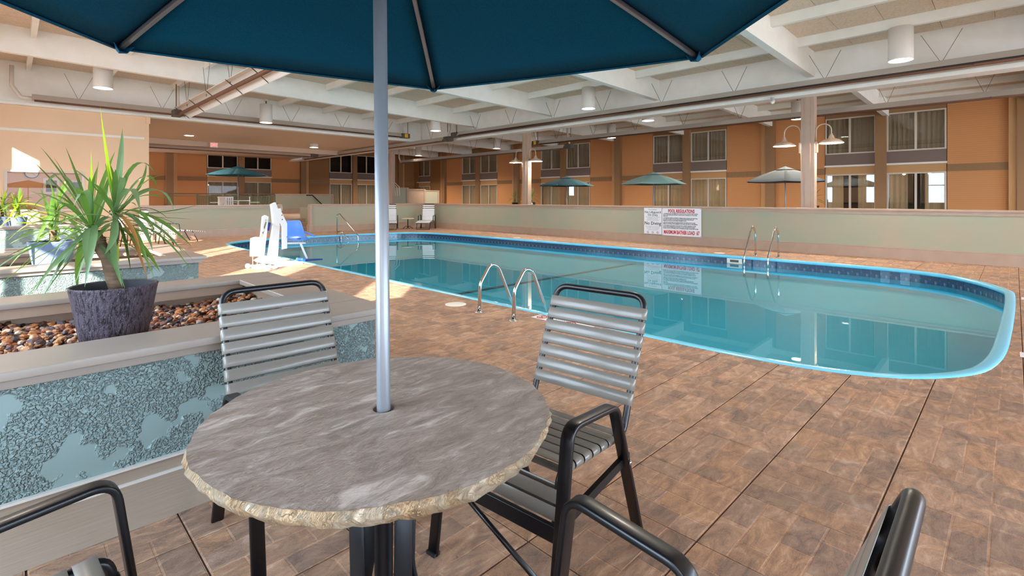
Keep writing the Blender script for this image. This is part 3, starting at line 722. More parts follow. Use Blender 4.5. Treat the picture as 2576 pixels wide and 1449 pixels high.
def palm_random(o,heads,nl,L,w,mats,seed,droop=.5):
    rnd=random.Random(seed)
    for hx,hy,hz in heads:
        for i in range(nl):
            az=i*2.399+rnd.uniform(-.3,.3); el=R(82-115*(i/nl)**.85+rnd.uniform(-8,8)); l=L*rnd.uniform(.75,1.1)
            d=Vector((math.cos(az)*math.cos(el),math.sin(az)*math.cos(el),math.sin(el))); b=Vector((hx,hy,hz))+Vector((0,0,-.06*i/nl))
            c=b+d*l*.55+Vector((0,0,l*.06)); t=b+d*l+Vector((0,0,-l*droop*rnd.uniform(.3,1)*max(0,math.cos(el))))
            leaf(b,c,t,w*rnd.uniform(.75,1.1),rnd.choice(mats),o,twist=rnd.uniform(-.6,.6))
P1=Vector((.375,3.2,.585))
pl=thing('potted_palm','large dark bark-textured pot with long-leaved palm on the gravel of the nearest planter','plant',P1,0)
pot(pl,.182,.30,'bark','barkinside')
def lp(x,y,d=2.53): return pd(x,y,d)-P1
tr=fillet([lp(296,735),lp(283,700),lp(272,650),lp(248,612),lp(235,585)],.05,4)
MB().tube(tr,.030,12).build('trunk','trunk',pl)
MB().tube([lp(272,650),lp(288,600),lp(292,560)],.02,10).build('trunk','trunk',pl)
m=MB()
for i in range(16): 
    a=i*.9; c=lp(244,612)+Vector((0,0,.012*(i-8)*.35)); m.tube([c+Vector((.034*math.cos(a+q*.4),.034*math.sin(a+q*.4),.004*math.sin(q))) for q in range(8)],.004,5)
m.build('dry_leaf_bases','trunk',pl)
H1=(232,575); H2=(290,540)
LV=[ # base head, ctrl px, tip px, tip depth offset, width, material
 (H2,(262,400),(252,266),.0,.062,'leafc'),(H2,(305,430),(308,322),.1,.040,'leafb'),(H1,(235,470),(229,378),0,.034,'leafc'),
 (H1,(120,545),(-20,500),-.1,.020,'leafd'),(H1,(110,600),(-20,622),-.15,.020,'leafd'),(H1,(90,605),(-10,660),-.2,.022,'leafd'),
 (H1,(165,440),(100,368),.2,.018,'leafd'),(H1,(150,470),(78,400),.25,.018,'leafd'),(H1,(160,370),(110,475),.1,.030,'leafb'),
 (H1,(140,430),(75,535),.1,.024,'leafa'),(H1,(130,470),(66,490),-.1,.026,'leafb'),(H1,(110,500),(35,545),.1,.022,'leafa'),
 (H1,(175,510),(95,610),-.1,.028,'leafa'),(H1,(160,560),(112,710),-.15,.036,'leafa'),(H1,(170,590),(72,690),-.2,.036,'leafa'),
 (H1,(190,590),(105,752),-.2,.046,'leafb'),(H1,(175,620),(130,745),-.1,.030,'leafa'),(H1,(185,610),(195,748),.1,.050,'leafa'),
 (H1,(205,560),(222,692),-.3,.058,'leafb'),(H1,(245,560),(213,722),-.35,.062,'leafb'),(H1,(255,590),(172,705),.05,.028,'leafd'),
 (H2,(300,600),(263,640),-.3,.060,'leafb'),(H2,(270,620),(308,722),-.25,.052,'leafb'),(H2,(285,615),(300,660),.2,.034,'leafc'),
 (H2,(340,590),(372,706),-.05,.022,'leafdry'),(H2,(350,560),(375,676),-.1,.030,'leafa'),(H2,(360,540),(384,632),-.2,.058,'leafb'),
 (H2,(390,540),(464,640),-.1,.036,'leafb'),(H2,(385,520),(484,622),-.15,.046,'leafa'),(H2,(420,540),(460,645),.1,.020,'leafa'),
 (H2,(400,545),(486,552),.1,.020,'leafd'),(H2,(400,540),(512,531),-.05,.022,'leafa'),(H2,(390,550),(508,512),.05,.020,'leafd'),
 (H2,(410,420),(438,533),-.1,.046,'leafb'),(H2,(370,395),(395,470),.2,.042,'leafa'),(H2,(340,350),(392,440),.3,.036,'leafa'),
 (H2,(335,420),(352,530),-.3,.044,'leafb'),(H2,(320,400),(300,470),-.2,.05,'leafb'),(H2,(370,470),(368,410),.3,.026,'leafd'),
 (H1,(225,420),(185,520),-.2,.046,'leafb'),(H1,(210,470),(180,470),-.25,.04,'leafa'),(H1,(260,500),(275,440),.2,.036,'leafa'),
 (H1,(270,470),(330,420),.1,.030,'leafa'),(H2,(350,500),(392,585),-.2,.032,'leafa'),(H2,(345,470),(420,500),0,.036,'leafa'),
 (H1,(200,500),(135,395),.3,.018,'leafd'),(H1,(210,480),(165,370),.25,.02,'leafd'),(H1,(245,480),(290,380),.3,.03,'leafa'),
 (H2,(300,470),(270,400),.2,.03,'leafd'),(H2,(320,520),(400,610),.2,.03,'leafa'),(H2,(310,560),(330,690),.1,.028,'leafd'),
 (H1,(160,530),(85,520),.2,.024,'leafa'),(H1,(185,550),(60,575),.1,.024,'leafd'),(H1,(220,500),(245,420),-.1,.03,'leafd'),
 (H2,(330,545),(355,640),-.3,.03,'leafdry')]
for h,c,t,dd,w_,mm in LV:
    w_*=.72 if w_<.05 else .52
    leaf(lp(h[0]+random.uniform(-6,6),h[1]+random.uniform(-12,8)),lp(c[0],c[1],2.53+dd*.6),lp(t[0],t[1],2.53+dd),w_,mm,pl,twist=random.uniform(-.5,.5))
palm_random(pl,[tuple(lp(*H1)),tuple(lp(*H2))],26,.36,.026,['leafa','leafd','leafb','leafa'],5,.75)
for (x,y,z,lab,hd) in ((.30,6.75,.585,'blue-grey pot with yucca standing in the second planter',(.35,.12)),(.12,15.85,.585,'small blue-grey pot with sunlit yucca in the farthest planter, right one',(.3,.0)),(-.12,16.5,.585,'small blue-grey pot with sunlit yucca in the farthest planter, left one',(.32,0))):
    o=thing('potted_palm',lab,'plant',(x,y,z),0,'potted palms in the farther planters'); pot(o,.182,.31,'bluepot','barkinside')
    MB().tube([(0,0,.2),(.01,0,.42)],.028,8).build('trunk','trunk',o)
    palm_random(o,[(0,0,.45),(.03,.02,.62)],22,.42,.042,['leafa','leafc','leafa'],int(y*3),.7)
for (x,y,zt,h,lab) in ((15.0,13.86,1.17,.62,'small palm just right of the far lamp column, behind the pool wall'),(17.0,16.8,1.12,.52,'small palm left of the far lamp column, behind the pool wall'),(15.7,3.95,1.12,.6,'small palm half hidden behind the nearest lamp column')):
    o=thing('potted_palm',lab,'plant',(x,y,0),0,'small palms behind the pool wall')
    MB().box(-.22,-.22,0,.22,.22,zt-.3).build('plinth','tan',o); m=MB().lathe([(.1,zt-.3),(.16,zt),(.15,zt),(.1,zt-.05),(0,zt-.05)],20); m.build('pot','black',o)
    MB().tube([(0,0,zt-.08),(.0,0,zt+.2)],.025,6).build('trunk','trunk',o)
    palm_random(o,[(0,0,zt+.22)],26,.42,.03,['leafa','leafd'],int(x*7),.35)

# ================================================================ TABLE AND UMBRELLA
TC=dl(1.435,-.366); TR=.47; TZ=.72
tb=thing('round_table','round slate-topped table with chipped rock edge and black pedestal, umbrella through its middle','table',TC,0)
rnd=random.Random(4); NT=160
def wob(a,s): return sum(math.sin(a*k+s*k*1.7)*c for k,c in ((3,.0022),(7,.0018),(13,.0018),(29,.0014),(47,.0011)))
prof=[(0,0),(-.002,-.004),(.004,-.014),(.000,-.024),(-.006,-.034),(-.014,-.044),(-.03,-.05)]
m=MB(); vs=[]
for i in range(NT):
    a=2*PI*i/NT
    for k,(dr,z) in enumerate(prof):
        r=TR+wob(a,0)+dr+(rnd.uniform(-.0035,.0035)+wob(a,k)*.6 if k else 0); vs.append((r*math.cos(a),r*math.sin(a),TZ+z+(rnd.uniform(-.002,.002) if 0<k<6 else 0)))
k=len(prof); fs=[(i*k+a,i*k+a+1,((i+1)%NT)*k+a+1,((i+1)%NT)*k+a) for i in range(NT) for a in range(k-1)]+[tuple(i*k+k-1 for i in range(NT))[::-1]]
m.add(vs,fs,True).build('rock_edge','rockedge',tb)
hole=[(.030*math.cos(2*PI*i/NT),.030*math.sin(2*PI*i/NT),TZ+.0003) for i in range(NT)]; rim=[(vs[i*k][0],vs[i*k][1],TZ+.0003) for i in range(NT)]
hv=[(.030*math.cos(2*PI*i/NT),.030*math.sin(2*PI*i/NT),TZ-.045) for i in range(NT)]
m=MB().add(rim+hole+hv,[(i,(i+1)%NT,NT+(i+1)%NT,NT+i) for i in range(NT)]+[(NT+i,NT+(i+1)%NT,2*NT+(i+1)%NT,2*NT+i) for i in range(NT)]); m.build('tabletop','slate',tb)
m=MB().lathe([(.026,.05),(.026,TZ-.05)],20); m.build('centre_tube','blackcast',tb)
MB().lathe([(0,TZ-.052),(.16,TZ-.052),(.16,TZ-.062),(0,TZ-.062)],24).build('mounting_plate','blackcast',tb)
for i in range(4):
    a=R(90*i+6); e=Vector((math.cos(a),math.sin(a),0)); sd=Vector((-e.y,e.x,0))
    path=fillet([e*.095+Vector((0,0,TZ-.055)),e*.085+Vector((0,0,.24)),e*.13+Vector((0,0,.07)),e*.30+Vector((0,0,.02))],[.2,.12],6)
    MB().sweep(path,rrect(.058,.012,.003),side=sd).build('leg','blackcast',tb)
MB().lathe([(.0,.03),(.1,.03),(.1,.12),(.0,.12)],20).build('base_ring','blackcast',tb)
um=thing('patio_umbrella','big dark teal umbrella right overhead with pale pole through the slate table','umbrella',TC,0)
tilt=Vector((-.7071,.7071,0))*.0125   # pole leans a touch to the left
topz=2.34; base=Vector((0,0,.05))
MB().tube([base,Vector((0,0,.7)),tilt*1.2+Vector((0,0,topz))],.0193,28).build('pole','alu',um)
UR=1.43; UZ=1.945; AP=Vector((tilt.x,tilt.y,2.32)); fa=R(45)
corn=[]
for i in range(6):
    a=fa+R(3+60*i) # angle from view axis; axis points along 45 deg
    corn.append(Vector((UR*math.cos(a),UR*math.sin(a),UZ)))
m=MB(); NR_=10; NS=8
for i in range(6):
    A,B=corn[i],corn[(i+1)%6]; vs=[]
    for r in range(NR_+1):
        u=r/NR_
        for s_ in range(NS+1):
            v=s_/NS; p=AP.lerp(A.lerp(B,v),u); e=A.lerp(B,v)
            sag=.035*math.sin(PI*u)*0.6 - .012*math.sin(PI*v)*u
            inward=Vector((-e.x,-e.y,0)).normalized()*(.028*math.sin(PI*v)*u)
            vs.append(p+Vector((0,0,sag))+inward)
    m.add(vs,[(r*(NS+1)+q,(r+1)*(NS+1)+q,(r+1)*(NS+1)+q+1,r*(NS+1)+q+1) for r in range(NR_) for q in range(NS)],True)
cn=m.build('canopy','teal',um); so_=cn.modifiers.new('s','SOLIDIFY'); so_.thickness=.0015
m=MB()
for i in range(6):
    A,B=corn[i],corn[(i+1)%6]; pts=[]
    for s_ in range(13):
        v=s_/12; e=A.lerp(B,v); pts.append(e+Vector((0,0,-.012*math.sin(PI*v)-.004))+Vector((-e.x,-e.y,0)).normalized()*(.028*math.sin(PI*v)))
    m.sweep(pts,rrect(.006,.016,.002),side=(0,0,1))
m.build('hem','teal',um)
for i in range(6):
    A=corn[i]; e=Vector((A.x,A.y,0)).normalized()
    pts=[AP.lerp(A,u)+Vector((0,0,.021*math.sin(PI*u)-.016)) for u in [q/8 for q in range(8)]+[.975]]
    MB().sweep(pts,rrect(.017,.019,.002),side=Vector((-e.y,e.x,0))).build('rib','alu',um)
    c=A-e*.03; sd=Vector((-e.y,e.x,0))
    m=MB(); q=A-e*.055+Vector((0,0,-.026)); m.add([A+Vector((0,0,-.010)),A-e*.06+sd*.035+Vector((0,0,.004)),q+sd*.013,q,q-sd*.013,A-e*.06-sd*.035+Vector((0,0,.004)),A-e*.02+Vector((0,0,-.024))],[(0,1,2,6),(6,2,3),(6,3,4),(0,6,4,5)]); pk=m.build('corner_pocket','teal',um); s2=pk.modifiers.new('s','SOLIDIFY'); s2.thickness=.003
MB().lathe([(.0,-.05),(.035,-.05),(.04,0),(.02,.04),(0,.04)],16,tuple(AP)).build('hub','alu',um)

# ================================================================ DINING CHAIRS
def strap(mb,c,t,nrm,half,r,w,th=.0016,bow=0):
    """closed vinyl band round two parallel tubes; c centre, t along the tubes, nrm out of the sheet"""
    ex=nrm.cross(t).normalized(); loop=[]
    for k in range(9): a=-PI/2+PI*k/8; loop.append((half+r*math.cos(a),r*math.sin(a)))
    for k in range(9): a=PI/2+PI*k/8; loop.append((-half+r*math.cos(a),r*math.sin(a)))
    n=len(loop); vs=[]
    for (x,y) in loop:
        wf=w*(.5 if abs(x)<half*.9 else .5)
        for s_ in (-1,1): vs.append(c+ex*x+nrm*y+t*s_*wf)
    k=len(mb.v); fs=[(2*i,2*((i+1)%n),2*((i+1)%n)+1,2*i+1) for i in range(n)]
    mb.add(vs,fs,True)
def strap_obj(c,t,nrm,half,r,w,m,parent):
    b=MB(); strap(b,c,t,nrm,half,r,w); o=b.build('strap',m,parent); s_=o.modifiers.new('s','SOLIDIFY'); s_.thickness=.0022; s_.offset=1; bv=o.modifiers.new('b','BEVEL'); bv.width=.0008; bv.segments=1; bv.limit_method='ANGLE'
    return o
AY0,AY1,AZ0,AZ1=-.52,-.225,.60,.575
def make_chair(label,pos,rz,strapm='strapcool'):
    t=thing('dining_chair',label,'chair',pos,rz,'black framed strap chairs round the slate table')
    hw=.225; side=[(0,-.515,.275),(0,-.50,.435),(0,-.06,.405),(0,.145,.905)]
    P=[Vector((-hw,*side[0][1:])),Vector((-hw,*side[1][1:])),Vector((-hw,*side[2][1:])),Vector((-hw,*side[3][1:])),Vector((hw,*side[3][1:])),Vector((hw,*side[2][1:])),Vector((hw,*side[1][1:])),Vector((hw,*side[0][1:]))]
    MB().tube(fillet(P,[.05,.06,.065,.065,.06,.05],7),.0135,14).build('seat_frame','black',t)
    bd=(Vector((0,.145,.905))-Vector((0,-.06,.405))).normalized(); bn=Vector((1,0,0)).cross(bd)
    for i in range(7):
        p=Vector((0,-.06,.405))+bd*(.125+i*.0565); strap_obj(p,bd,bn,hw,.0150,.047,strapm,t)
    sd=(Vector((0,-.06,.405))-Vector((0,-.50,.435))).normalized(); sn=Vector((1,0,0)).cross(sd)
    for i in range(7):
        p=Vector((0,-.50,.435))+sd*(.045+i*.0555); strap_obj(p,sd,sn,hw,.0150,.047,strapm,t)
    fd=Vector((0,.015,.16)).normalized(); fn=Vector((1,0,0)).cross(fd)
    for i in range(2): strap_obj(Vector((0,-.515,.275))+fd*(.035+i*.054),fd,fn,hw,.0150,.045,strapm,t)
    for s in (-1,1):
        x=.272*s; pts=fillet([(x,-.60,.0),(x*1.0,AY0,AZ0),(x*1.0,AY1,AZ1),(x,-.02,.0)],[.055,.06],8)
        f=MB().sweep(pts,rrect(.046,.019,.006),side=(1,0,0)).build('arm_frame','black',t)
        MB().box(x-.022,-.615,-.0,x+.022,-.585,.012).build('glide','rubber',f)
        b=MB(); b.beam((x*.97,-.545,.30),(x*.97,-.10,.345),.018,.032); b.build('side_rail','black',t)
        b=MB(); b.beam((x*.97,-.12,.345),(x*.83,-.075,.40),.02,.03); b.build('bracket','black',t)
        c=MB(); c.lathe([(0,0),(.009,0),(.009,.004),(0,.006)],14); o=c.build('bolt_cap','steel',t); o.location=(x+.0235*s,-.143,.345); o.rotation_euler=(0,PI/2*s,0)
    MB().box(-.255,-.555,.235,.255,-.537,.29).build('cross_bar','black',t,bevel=.004)
    MB().tube([(-.24,-.545,.27),(.20,-.57,.10)],.009,10).build('brace','black',t)
    for s in (-1,1): MB().tube([(hw*s,-.515,.28),(hw*s,-.545,.27)],.014,10).build('joint','black',t)
    return t
def chairpos(O,b):
    bx=Vector(((b[0]+b[1])*S,(b[0]-b[1])*S)); return dl(*O),math.atan2(bx.y,bx.x)-PI/2
for lab,O,b in (("dining chair facing us at the table's right, back straps fully seen, pool behind",(2.155,.30),(.77,.64)),
                ('dining chair at the far left of the table, back against the mint planter',(2.26,-1.02),(.74,-.67)),
                ('dining chair cut off at the bottom left corner, only arm and seat straps showing',(.717,-1.157),(-.75,-.66)),
                ('dining chair cut off at the bottom right, long black arm and rolled back straps',(.665,.325),(-.70,.72))):
    p,rz=chairpos(O,b); make_chair(lab,p,rz)

# ================================================================ POOL LADDERS AND RAIL
def ladder(label,xf,ys,pts,lab_group='chrome ladder rails at the pool edge'):
    o=thing('pool_ladder',label,'ladder',(xf,sum(ys)/2,0),0,lab_group)
    for y in ys:
        yy=y-sum(ys)/2
        MB().tube(fillet([(p[0]-xf,yy,p[1]) for p in pts],.14,8),.020,16).build('rail','steel',o)
        MB().lathe([(0,0),(.055,0),(.055,.008),(.026,.022),(.02,.022)],20,(0,yy,0)).build('escutcheon','steel',o)
    for z in (-.30,-.48): MB().box(pts[-1][0]-xf-.04,-(ys[0]-ys[1])/2,z,pts[-1][0]-xf+.04,(ys[0]-ys[1])/2,z+.02).build('tread','whitepaint',o)
    return o
ladder('near chrome pool ladder, two arched handrails just beyond the table',3.85,(4.39,3.83),[(3.85,0),(3.87,.33),(4.03,.545),(4.16,.50),(4.41,.0),(4.46,-.50)])
ladder('far chrome pool ladder across the pool under the sage wall',12.15,(4.22,3.73),[(12.15,0),(12.14,.55),(11.98,.70),(11.86,.60),(11.46,.03),(11.44,-.50)])
o=thing('handrail','thin chrome handrail going down into the far end of the pool','handrail',(8.44,17.45,0))
MB().tube(fillet([(0,0,-.1),(0,0,.72),(0,-.20,.76),(-.05,-1.65,.06),(-.05,-1.7,-.5)],[.05,.06,.1],6),.021,12).build('rail','steel',o)
MB().tube(fillet([(0,-.05,.10),(0,-.30,.14),(-.02,-.95,-.12)],.05,5),.018,10).build('lower_rail','steel',o)
MB().tube([(0,-.32,.13),(0,-.32,-.4)],.018,10).build('post','steel',o)

# ================================================================ POOL LIFT
LB=Vector((3.75,10.25,0)); LU=Vector((.88,.47,0)).normalized(); LN=Vector((-LU.y,LU.x,0)); lift=thing('pool_lift','white battery pool lift with bright blue bucket seat at the pool edge','pool lift',LB,math.atan2(LU.y,LU.x))
def L2(x,y,n=0):   # pixel on the lift's working plane -> local (s, n, z)
    r=(x-1288)/F; P=LB+LN*n; # solve (P+s*LU): (X-Y)=r(X+Y)
    s=(r*(P.x+P.y)-(P.x-P.y))/((LU.x-LU.y)-r*(LU.x+LU.y)); q=P+LU*s; d=(q.x+q.y)*S
    return Vector((s,n,HC+(499-y)*d/F))
def lplate(name,pts,th,n=0,m='liftwhite',par=None):
    return MB().plate([L2(x,y,n) for x,y in pts],th).build(name,m,par or lift,bevel=.004)
lplate('base_frame',[(640,655),(660,642),(700,646),(716,655),(738,656),(738,672),(716,672),(700,668),(648,660)],.07)
for n in (-.22,.22): MB().box(-.40,n-.03,.0,.32,n+.03,.05).build('base_rail','liftwhite',lift,bevel=.006)
for s in (-.38,.30): MB().box(s-.03,-.3,.0,s+.03,.3,.05).build('cross_rail','liftwhite',lift,bevel=.006)
lplate('mast',[(672,655),(696,655),(702,566),(694,556),(688,558)],.05)
lplate('mast_head',[(686,566),(684,540),(681,514),(691,509),(697,525),(704,530),(703,556),(700,568)],.05,-.01)
for n in (-.035,.035):
    lplate('swing_arm',[(693,526),(706,524),(708,534),(722,562),(722,625),(709,627),(708,570),(698,545)],.012,n)
lplate('battery_box',[(633,645),(634,600),(645,596),(662,598),(658,645)],.09,-.05)
lplate('actuator',[(650,660),(662,660),(674,545),(666,541),(660,545)],.04,.02)
MB().tube([L2(657,600,.0),L2(670,553,.0)],.018,12).build('piston','steel',lift)
MB().tube(fillet([L2(636,645,-.1),L2(636,668,-.1),L2(645,668,-.1),L2(650,655,-.1)],.04,4),.006,6).build('cable','liftwhite',lift)
MB().tube([L2(678,560,.03),L2(674,580,.03)],.025,10).build('motor','bluedark',lift)
for n in (-.25,.25): 
    o_=MB().lathe([(0,-.02),(.045,-.02),(.045,.02),(0,.02)],18).build('wheel','liftwhite',lift); c=L2(650,668,0); o_.location=(c.x,n,.045); o_.rotation_euler=(PI/2,0,0)
for (x,y) in ((689,513),(702,532),(701,541),(702,552)):
    c=L2(x,y,0); b_=MB().lathe([(0,0),(.012,0),(.012,.008),(0,.008)],12).build('bolt','gunmetal',lift); b_.location=(c.x,-.075,c.z); b_.rotation_euler=(PI/2,0,0)
for zz in (0,.035): MB().beam(L2(688,572,0)+Vector((0,-.053,zz-.03)),L2(701,572,0)+Vector((0,-.053,zz-.03)),.001,.012,(0,1,0)).build('warning_label','red',lift)
# seat: curved shell, arms, foot rest
sc=L2(746,600,0)
def shell(o):
    m=MB(); prof=[]; vs=[]; rows=[]
    # side profile in (fwd, z), seat faces the viewer's right-front
    pr=[(-.20,.36),(-.19,.25),(-.165,.12),(-.11,.02),(0,-.015),(.14,.0),(.22,.03)]
    for k,(f,z) in enumerate(pr):
        hwid=[.15,.19,.21,.21,.22,.22,.18][k]; row=[]
        for q in range(9):
            v=-1+2*q/8; cz=abs(v)**3*(.035 if k>2 else 0); cf=abs(v)**3*(.05 if k<=3 else 0); row.append((hwid*v,f+cf,z+cz))
        rows.append(row)
    vs=[p for r_ in rows for p in r_]; m.add(vs,[(a*9+b,a*9+b+1,(a+1)*9+b+1,(a+1)*9+b) for a in range(6) for b in range(8)],True); return m
ss=shell(None).build('seat','blueseat',lift); ss.location=sc+Vector((0,0,-.03)); ss.rotation_euler=(0,0,R(-175)-lift.rotation_euler.z); ss.scale=(1.12,1.12,1.12); q_=ss.modifiers.new('s','SOLIDIFY'); q_.thickness=.012; q2=ss.modifiers.new('ss','SUBSURF'); q2.levels=1; q2.render_levels=1
for s in (-1,1):
    a_=MB(); a_.beam((.24*s,-.16,.13),(.24*s,.20,.07),.03,.025); a_.build('armrest','blueseat',ss,bevel=.004)
bt=MB(); bt.beam((-.15,-.14,.03),(.02,.06,.0),.05,.008); bt.beam((.15,-.14,.03),(-.02,.06,.0),.05,.008); bt.build('belt','bluedark',ss)
MB().beam(L2(722,612,0),L2(766,611,0),.06,.03).build('seat_bracket','liftwhite',lift)
MB().beam(L2(756,612,0),L2(772,650,0),.035,.03).build('foot_strut','liftwhite',lift,bevel=.004)
m=MB(); a=L2(757,655,0); b=L2(804,652,0); m.beam(a,b,.16,.03); fr=m.build('foot_rest','bluedark',lift,bevel=.006)
MB().beam(L2(753,651,0),L2(760,655,0),.17,.05).build('foot_rest_end','blueseat',lift,bevel=.006)

# ================================================================ CHAISE LOUNGES AND SIDE TABLE
def make_chaise(label,loc,rz,back=68,grp='strap chaise lounges by the back wall'):
    t=thing('chaise_lounge',label,'chaise lounge',loc,rz,grp)   # local: foot at -y, head at +y
    hw=.28; a=R(back); hb=Vector((0,.28+.74*math.cos(a),.34+.74*math.sin(a)))
    MB().tube(fillet([(-hw,.30,.34),(-hw,-.35,.36),(-hw,-.95,.28),(hw,-.95,.28),(hw,-.35,.36),(hw,.30,.34)],.08,4),.013,8).build('seat_frame','black',t)
    MB().tube(fillet([(-hw*.9,.28,.34),(-hw*.9,hb.y,hb.z),(hw*.9,hb.y,hb.z),(hw*.9,.28,.34)],.07,4),.013,8).build('back_frame','black',t)
    d=(hb-Vector((0,.28,.34))).normalized(); nn=Vector((1,0,0)).cross(d)
    n=12
    for i in range(n):
        u=.05+i*.051+(.035 if i>=n-2 else 0)+(.03 if i==n-1 else 0)
        b=MB(); strap(b,Vector((0,.28,.34))+d*u,d,nn,hw*.9,.015,.037); b.build('strap','signwhite',t)
    for i in range(11):
        y=.24-i*.055; b=MB(); strap(b,Vector((0,y,.345+(.01 if y<0 else 0))),Vector((0,1,0)),Vector((0,0,1)),hw,.015,.040); b.build('strap','signwhite',t)
    d2=Vector((0,-.60,-.08)).normalized()
    for i in range(9):
        p=Vector((0,-.38,.355))+d2*(.03+i*.062); b=MB(); strap(b,p,-d2,Vector((1,0,0)).cross(-d2),hw,.015,.044); b.build('strap','signwhite',t)
    for s in (-1,1):
        x=.32*s; MB().sweep(fillet([(x,-.20,.34),(x,-.18,.56),(x,.26,.60),(x,.36,.0)],.05,4),rrect(.035,.015,.004),side=(1,0,0)).build('arm','black',t)
        MB().tube([(x*.9,.2,.34),(x,.2,0)],.012,6).build('leg','black',t)
    MB().tube(fillet([(-hw,-.55,.33),(-hw,-.72,.0),(hw,-.72,.0),(hw,-.55,.33)],.07,4),.013,8).build('leg_loop','black',t)
    return t
make_chaise('white strap chaise lounge left of the small round table, in the far pool corner',(11.55,18.95,0),R(-32),78)
make_chaise('white strap chaise lounge right of the small round table, in the far pool corner',(12.85,18.10,0),R(-48),80)
make_chaise('sunlit white strap chaise lounge by the back wall, feet towards the pool',(3.35,17.9,0),R(100),62)
make_chaise('white strap chaise lounge mostly hidden behind the big palm leaves',(2.55,17.0,0),R(100),62)
o=thing('side_table','small round side table between the two far chaise lounges','side table',(12.25,18.65,0))
MB().lathe([(0,.43),(.26,.43),(.27,.445),(.26,.46),(0,.46)],28).build('tabletop','panel',o); MB().tube([(0,0,.05),(0,0,.43)],.022,10).build('post','black',o)
for i in range(4): a=R(45+90*i); MB().tube(fillet([(0,0,.12),(.1*math.cos(a),.1*math.sin(a),.10),(.22*math.cos(a),.22*math.sin(a),.01)],.05,3),.011,6).build('leg','black',o)

# ================================================================ SIGNS
WX=13.622
def sign(label,y0,y1,z0,z1):
    o=thing('wall_sign',label,'sign',(WX,(y0+y1)/2,z0),-PI/2,'white notices on the sage pool wall')   # local x to viewer's right, -y to viewer
    MB().box(-(y1-y0)/2,0,0,(y1-y0)/2,.006,z1-z0).build('board','signwhite',o,bevel=.001); return o
s1=sign('narrow white notice reading No Lifeguard On Duty and No Diving',7.375,7.955,.255,1.035)
RT=(PI/2,0,0)
def st_(s,size,y,m='ink',w=None,x=0,par=None,al='CENTER',bold=0): return text(s,size,m,par,(x,-.0015,y),RT,al,.001,w,bold=bold)
st_('Pool Rules',.045,.715,w=.26,par=s1); st_('No Lifeguard',.094,.622,w=.53,par=s1,bold=.001); st_('On Duty',.094,.540,w=.33,par=s1,bold=.001)
for i,(s,w_) in enumerate((('An adult must be present at all times',.46),('when children use the pool.',.34),('Shower before entering the pool.',.36),('No food, drink or glass in pool area.',.40))): st_(s,.022,.500-i*.033,w=w_,par=s1)
st_('No Diving',.138,.275,w=.54,par=s1,bold=.002)
for i,(s,w_) in enumerate((('Maximum depth of the pool is five feet',.50),('In an emergency dial the front desk',.44),('Pool hours:   see the front desk',.40),('Maximum capacity 67',.32))): st_(s,.022,.225-i*.036,w=w_,par=s1)
for x in (-.16,0,.16):
    c=MB().tube([(x+.028*math.cos(2*PI*k/16),-.002,.050+.028*math.sin(2*PI*k/16)) for k in range(16)],.0035,5,closed=True); c.build('pictogram','ink',s1)
    MB().beam((x-.019,-.002,.069),(x+.019,-.002,.031),.002,.006,(0,1,0)).build('pictogram','ink',s1)
s2=sign('wide white notice headed POOL REGULATIONS in red',6.17,7.36,.235,1.035)
st_('POOL REGULATIONS',.135,.672,'red',.80,par=s2,bold=.006); st_('MAXIMUM BATHER LOAD  67',.145,.055,'red',1.08,par=s2,bold=.006)
BL=['1. NO PERSON SHALL BE PERMITTED TO USE THE POOL WITHOUT FIRST HAVING','HAD A SHOWER AND HAVING THOROUGHLY WASHED IN THE NUDE','USING SOAP.','','2. NO PERSON HAVING AN EVIDENT COMMUNICABLE DISEASE, SKIN ERUPTION,','CUT, SORE OR LESION, EYE, EAR, NOSE OR THROAT INFECTION SHALL BE','PERMITTED THE USE OF ANY PUBLIC SWIMMING POOL.','','3. SPITTING OR SPOUTING OF WATER, BLOWING THE NOSE OR ANY OTHER','SIMILAR ACTIVITIES IN THE SWIMMING POOL SHALL BE STRICTLY PROHIBITED.','','4. NO RUNNING, BOISTEROUS OR ROUGH PLAY, EXCEPT SUPERVISED WATER','SPORTS, SHALL BE PERMITTED IN THE POOL, OR ON THE RUNWAYS, DIVING','BOARDS, FLOATS, PLATFORMS, OR IN THE DRESSING ROOMS, OR SHOWER ROOMS.']
wdt=[1.05,1.03,.15,0,1.05,.93,.72,0,.98,1.05,0,1.0,.97,1.07]; yy=.645
for s,w_ in zip(BL,wdt):
    if s: st_(s,.036,yy-.018,w=w_,x=-.56,par=s2,al='LEFT',bold=.0012); yy-=.0375
    else: yy-=.016
for x in (-.57,0,.57):
    for z in (.02,.78): b_=MB().cyl((0,0),.008,0,.003,10).build('screw','ink',s2); b_.location=(x,0,z); b_.rotation_euler=(PI/2,0,0)

# deck markers
def marker(label,x0,y0,x1,y1): 
    o=thing('deck_marker',label,'marker tile',((x0+x1)/2,(y0+y1)/2,0),0,'white marker tiles along the pool edge'); MB().box(x0-(x0+x1)/2,y0-(y0+y1)/2,.0005,x1-(x0+x1)/2,y1-(y0+y1)/2,.0035).build('tile','signwhite',o); return o
def nodive(o,y,r=.055):
    MB().tube([(r*math.cos(2*PI*k/24),y+r*math.sin(2*PI*k/24),.004) for k in range(24)],.006,6,closed=True).build('symbol','markred',o)
    MB().beam((-.035,y-.035,.0045),(.035,y+.035,.0045),.011,.002).build('symbol','markred',o); MB().beam((-.03,y+.012,.0045),(.03,y-.01,.0045),.012,.002).build('symbol','ink',o)
o=marker('white no-diving marker strip in the deck behind the right-hand chair',4.10,3.05,4.25,3.80); nodive(o,.28); nodive(o,-.12)
text('NO DIVING',.06,'ink',o,(.03,.21,.0035),(0,0,-PI/2),'LEFT',.001,.26)
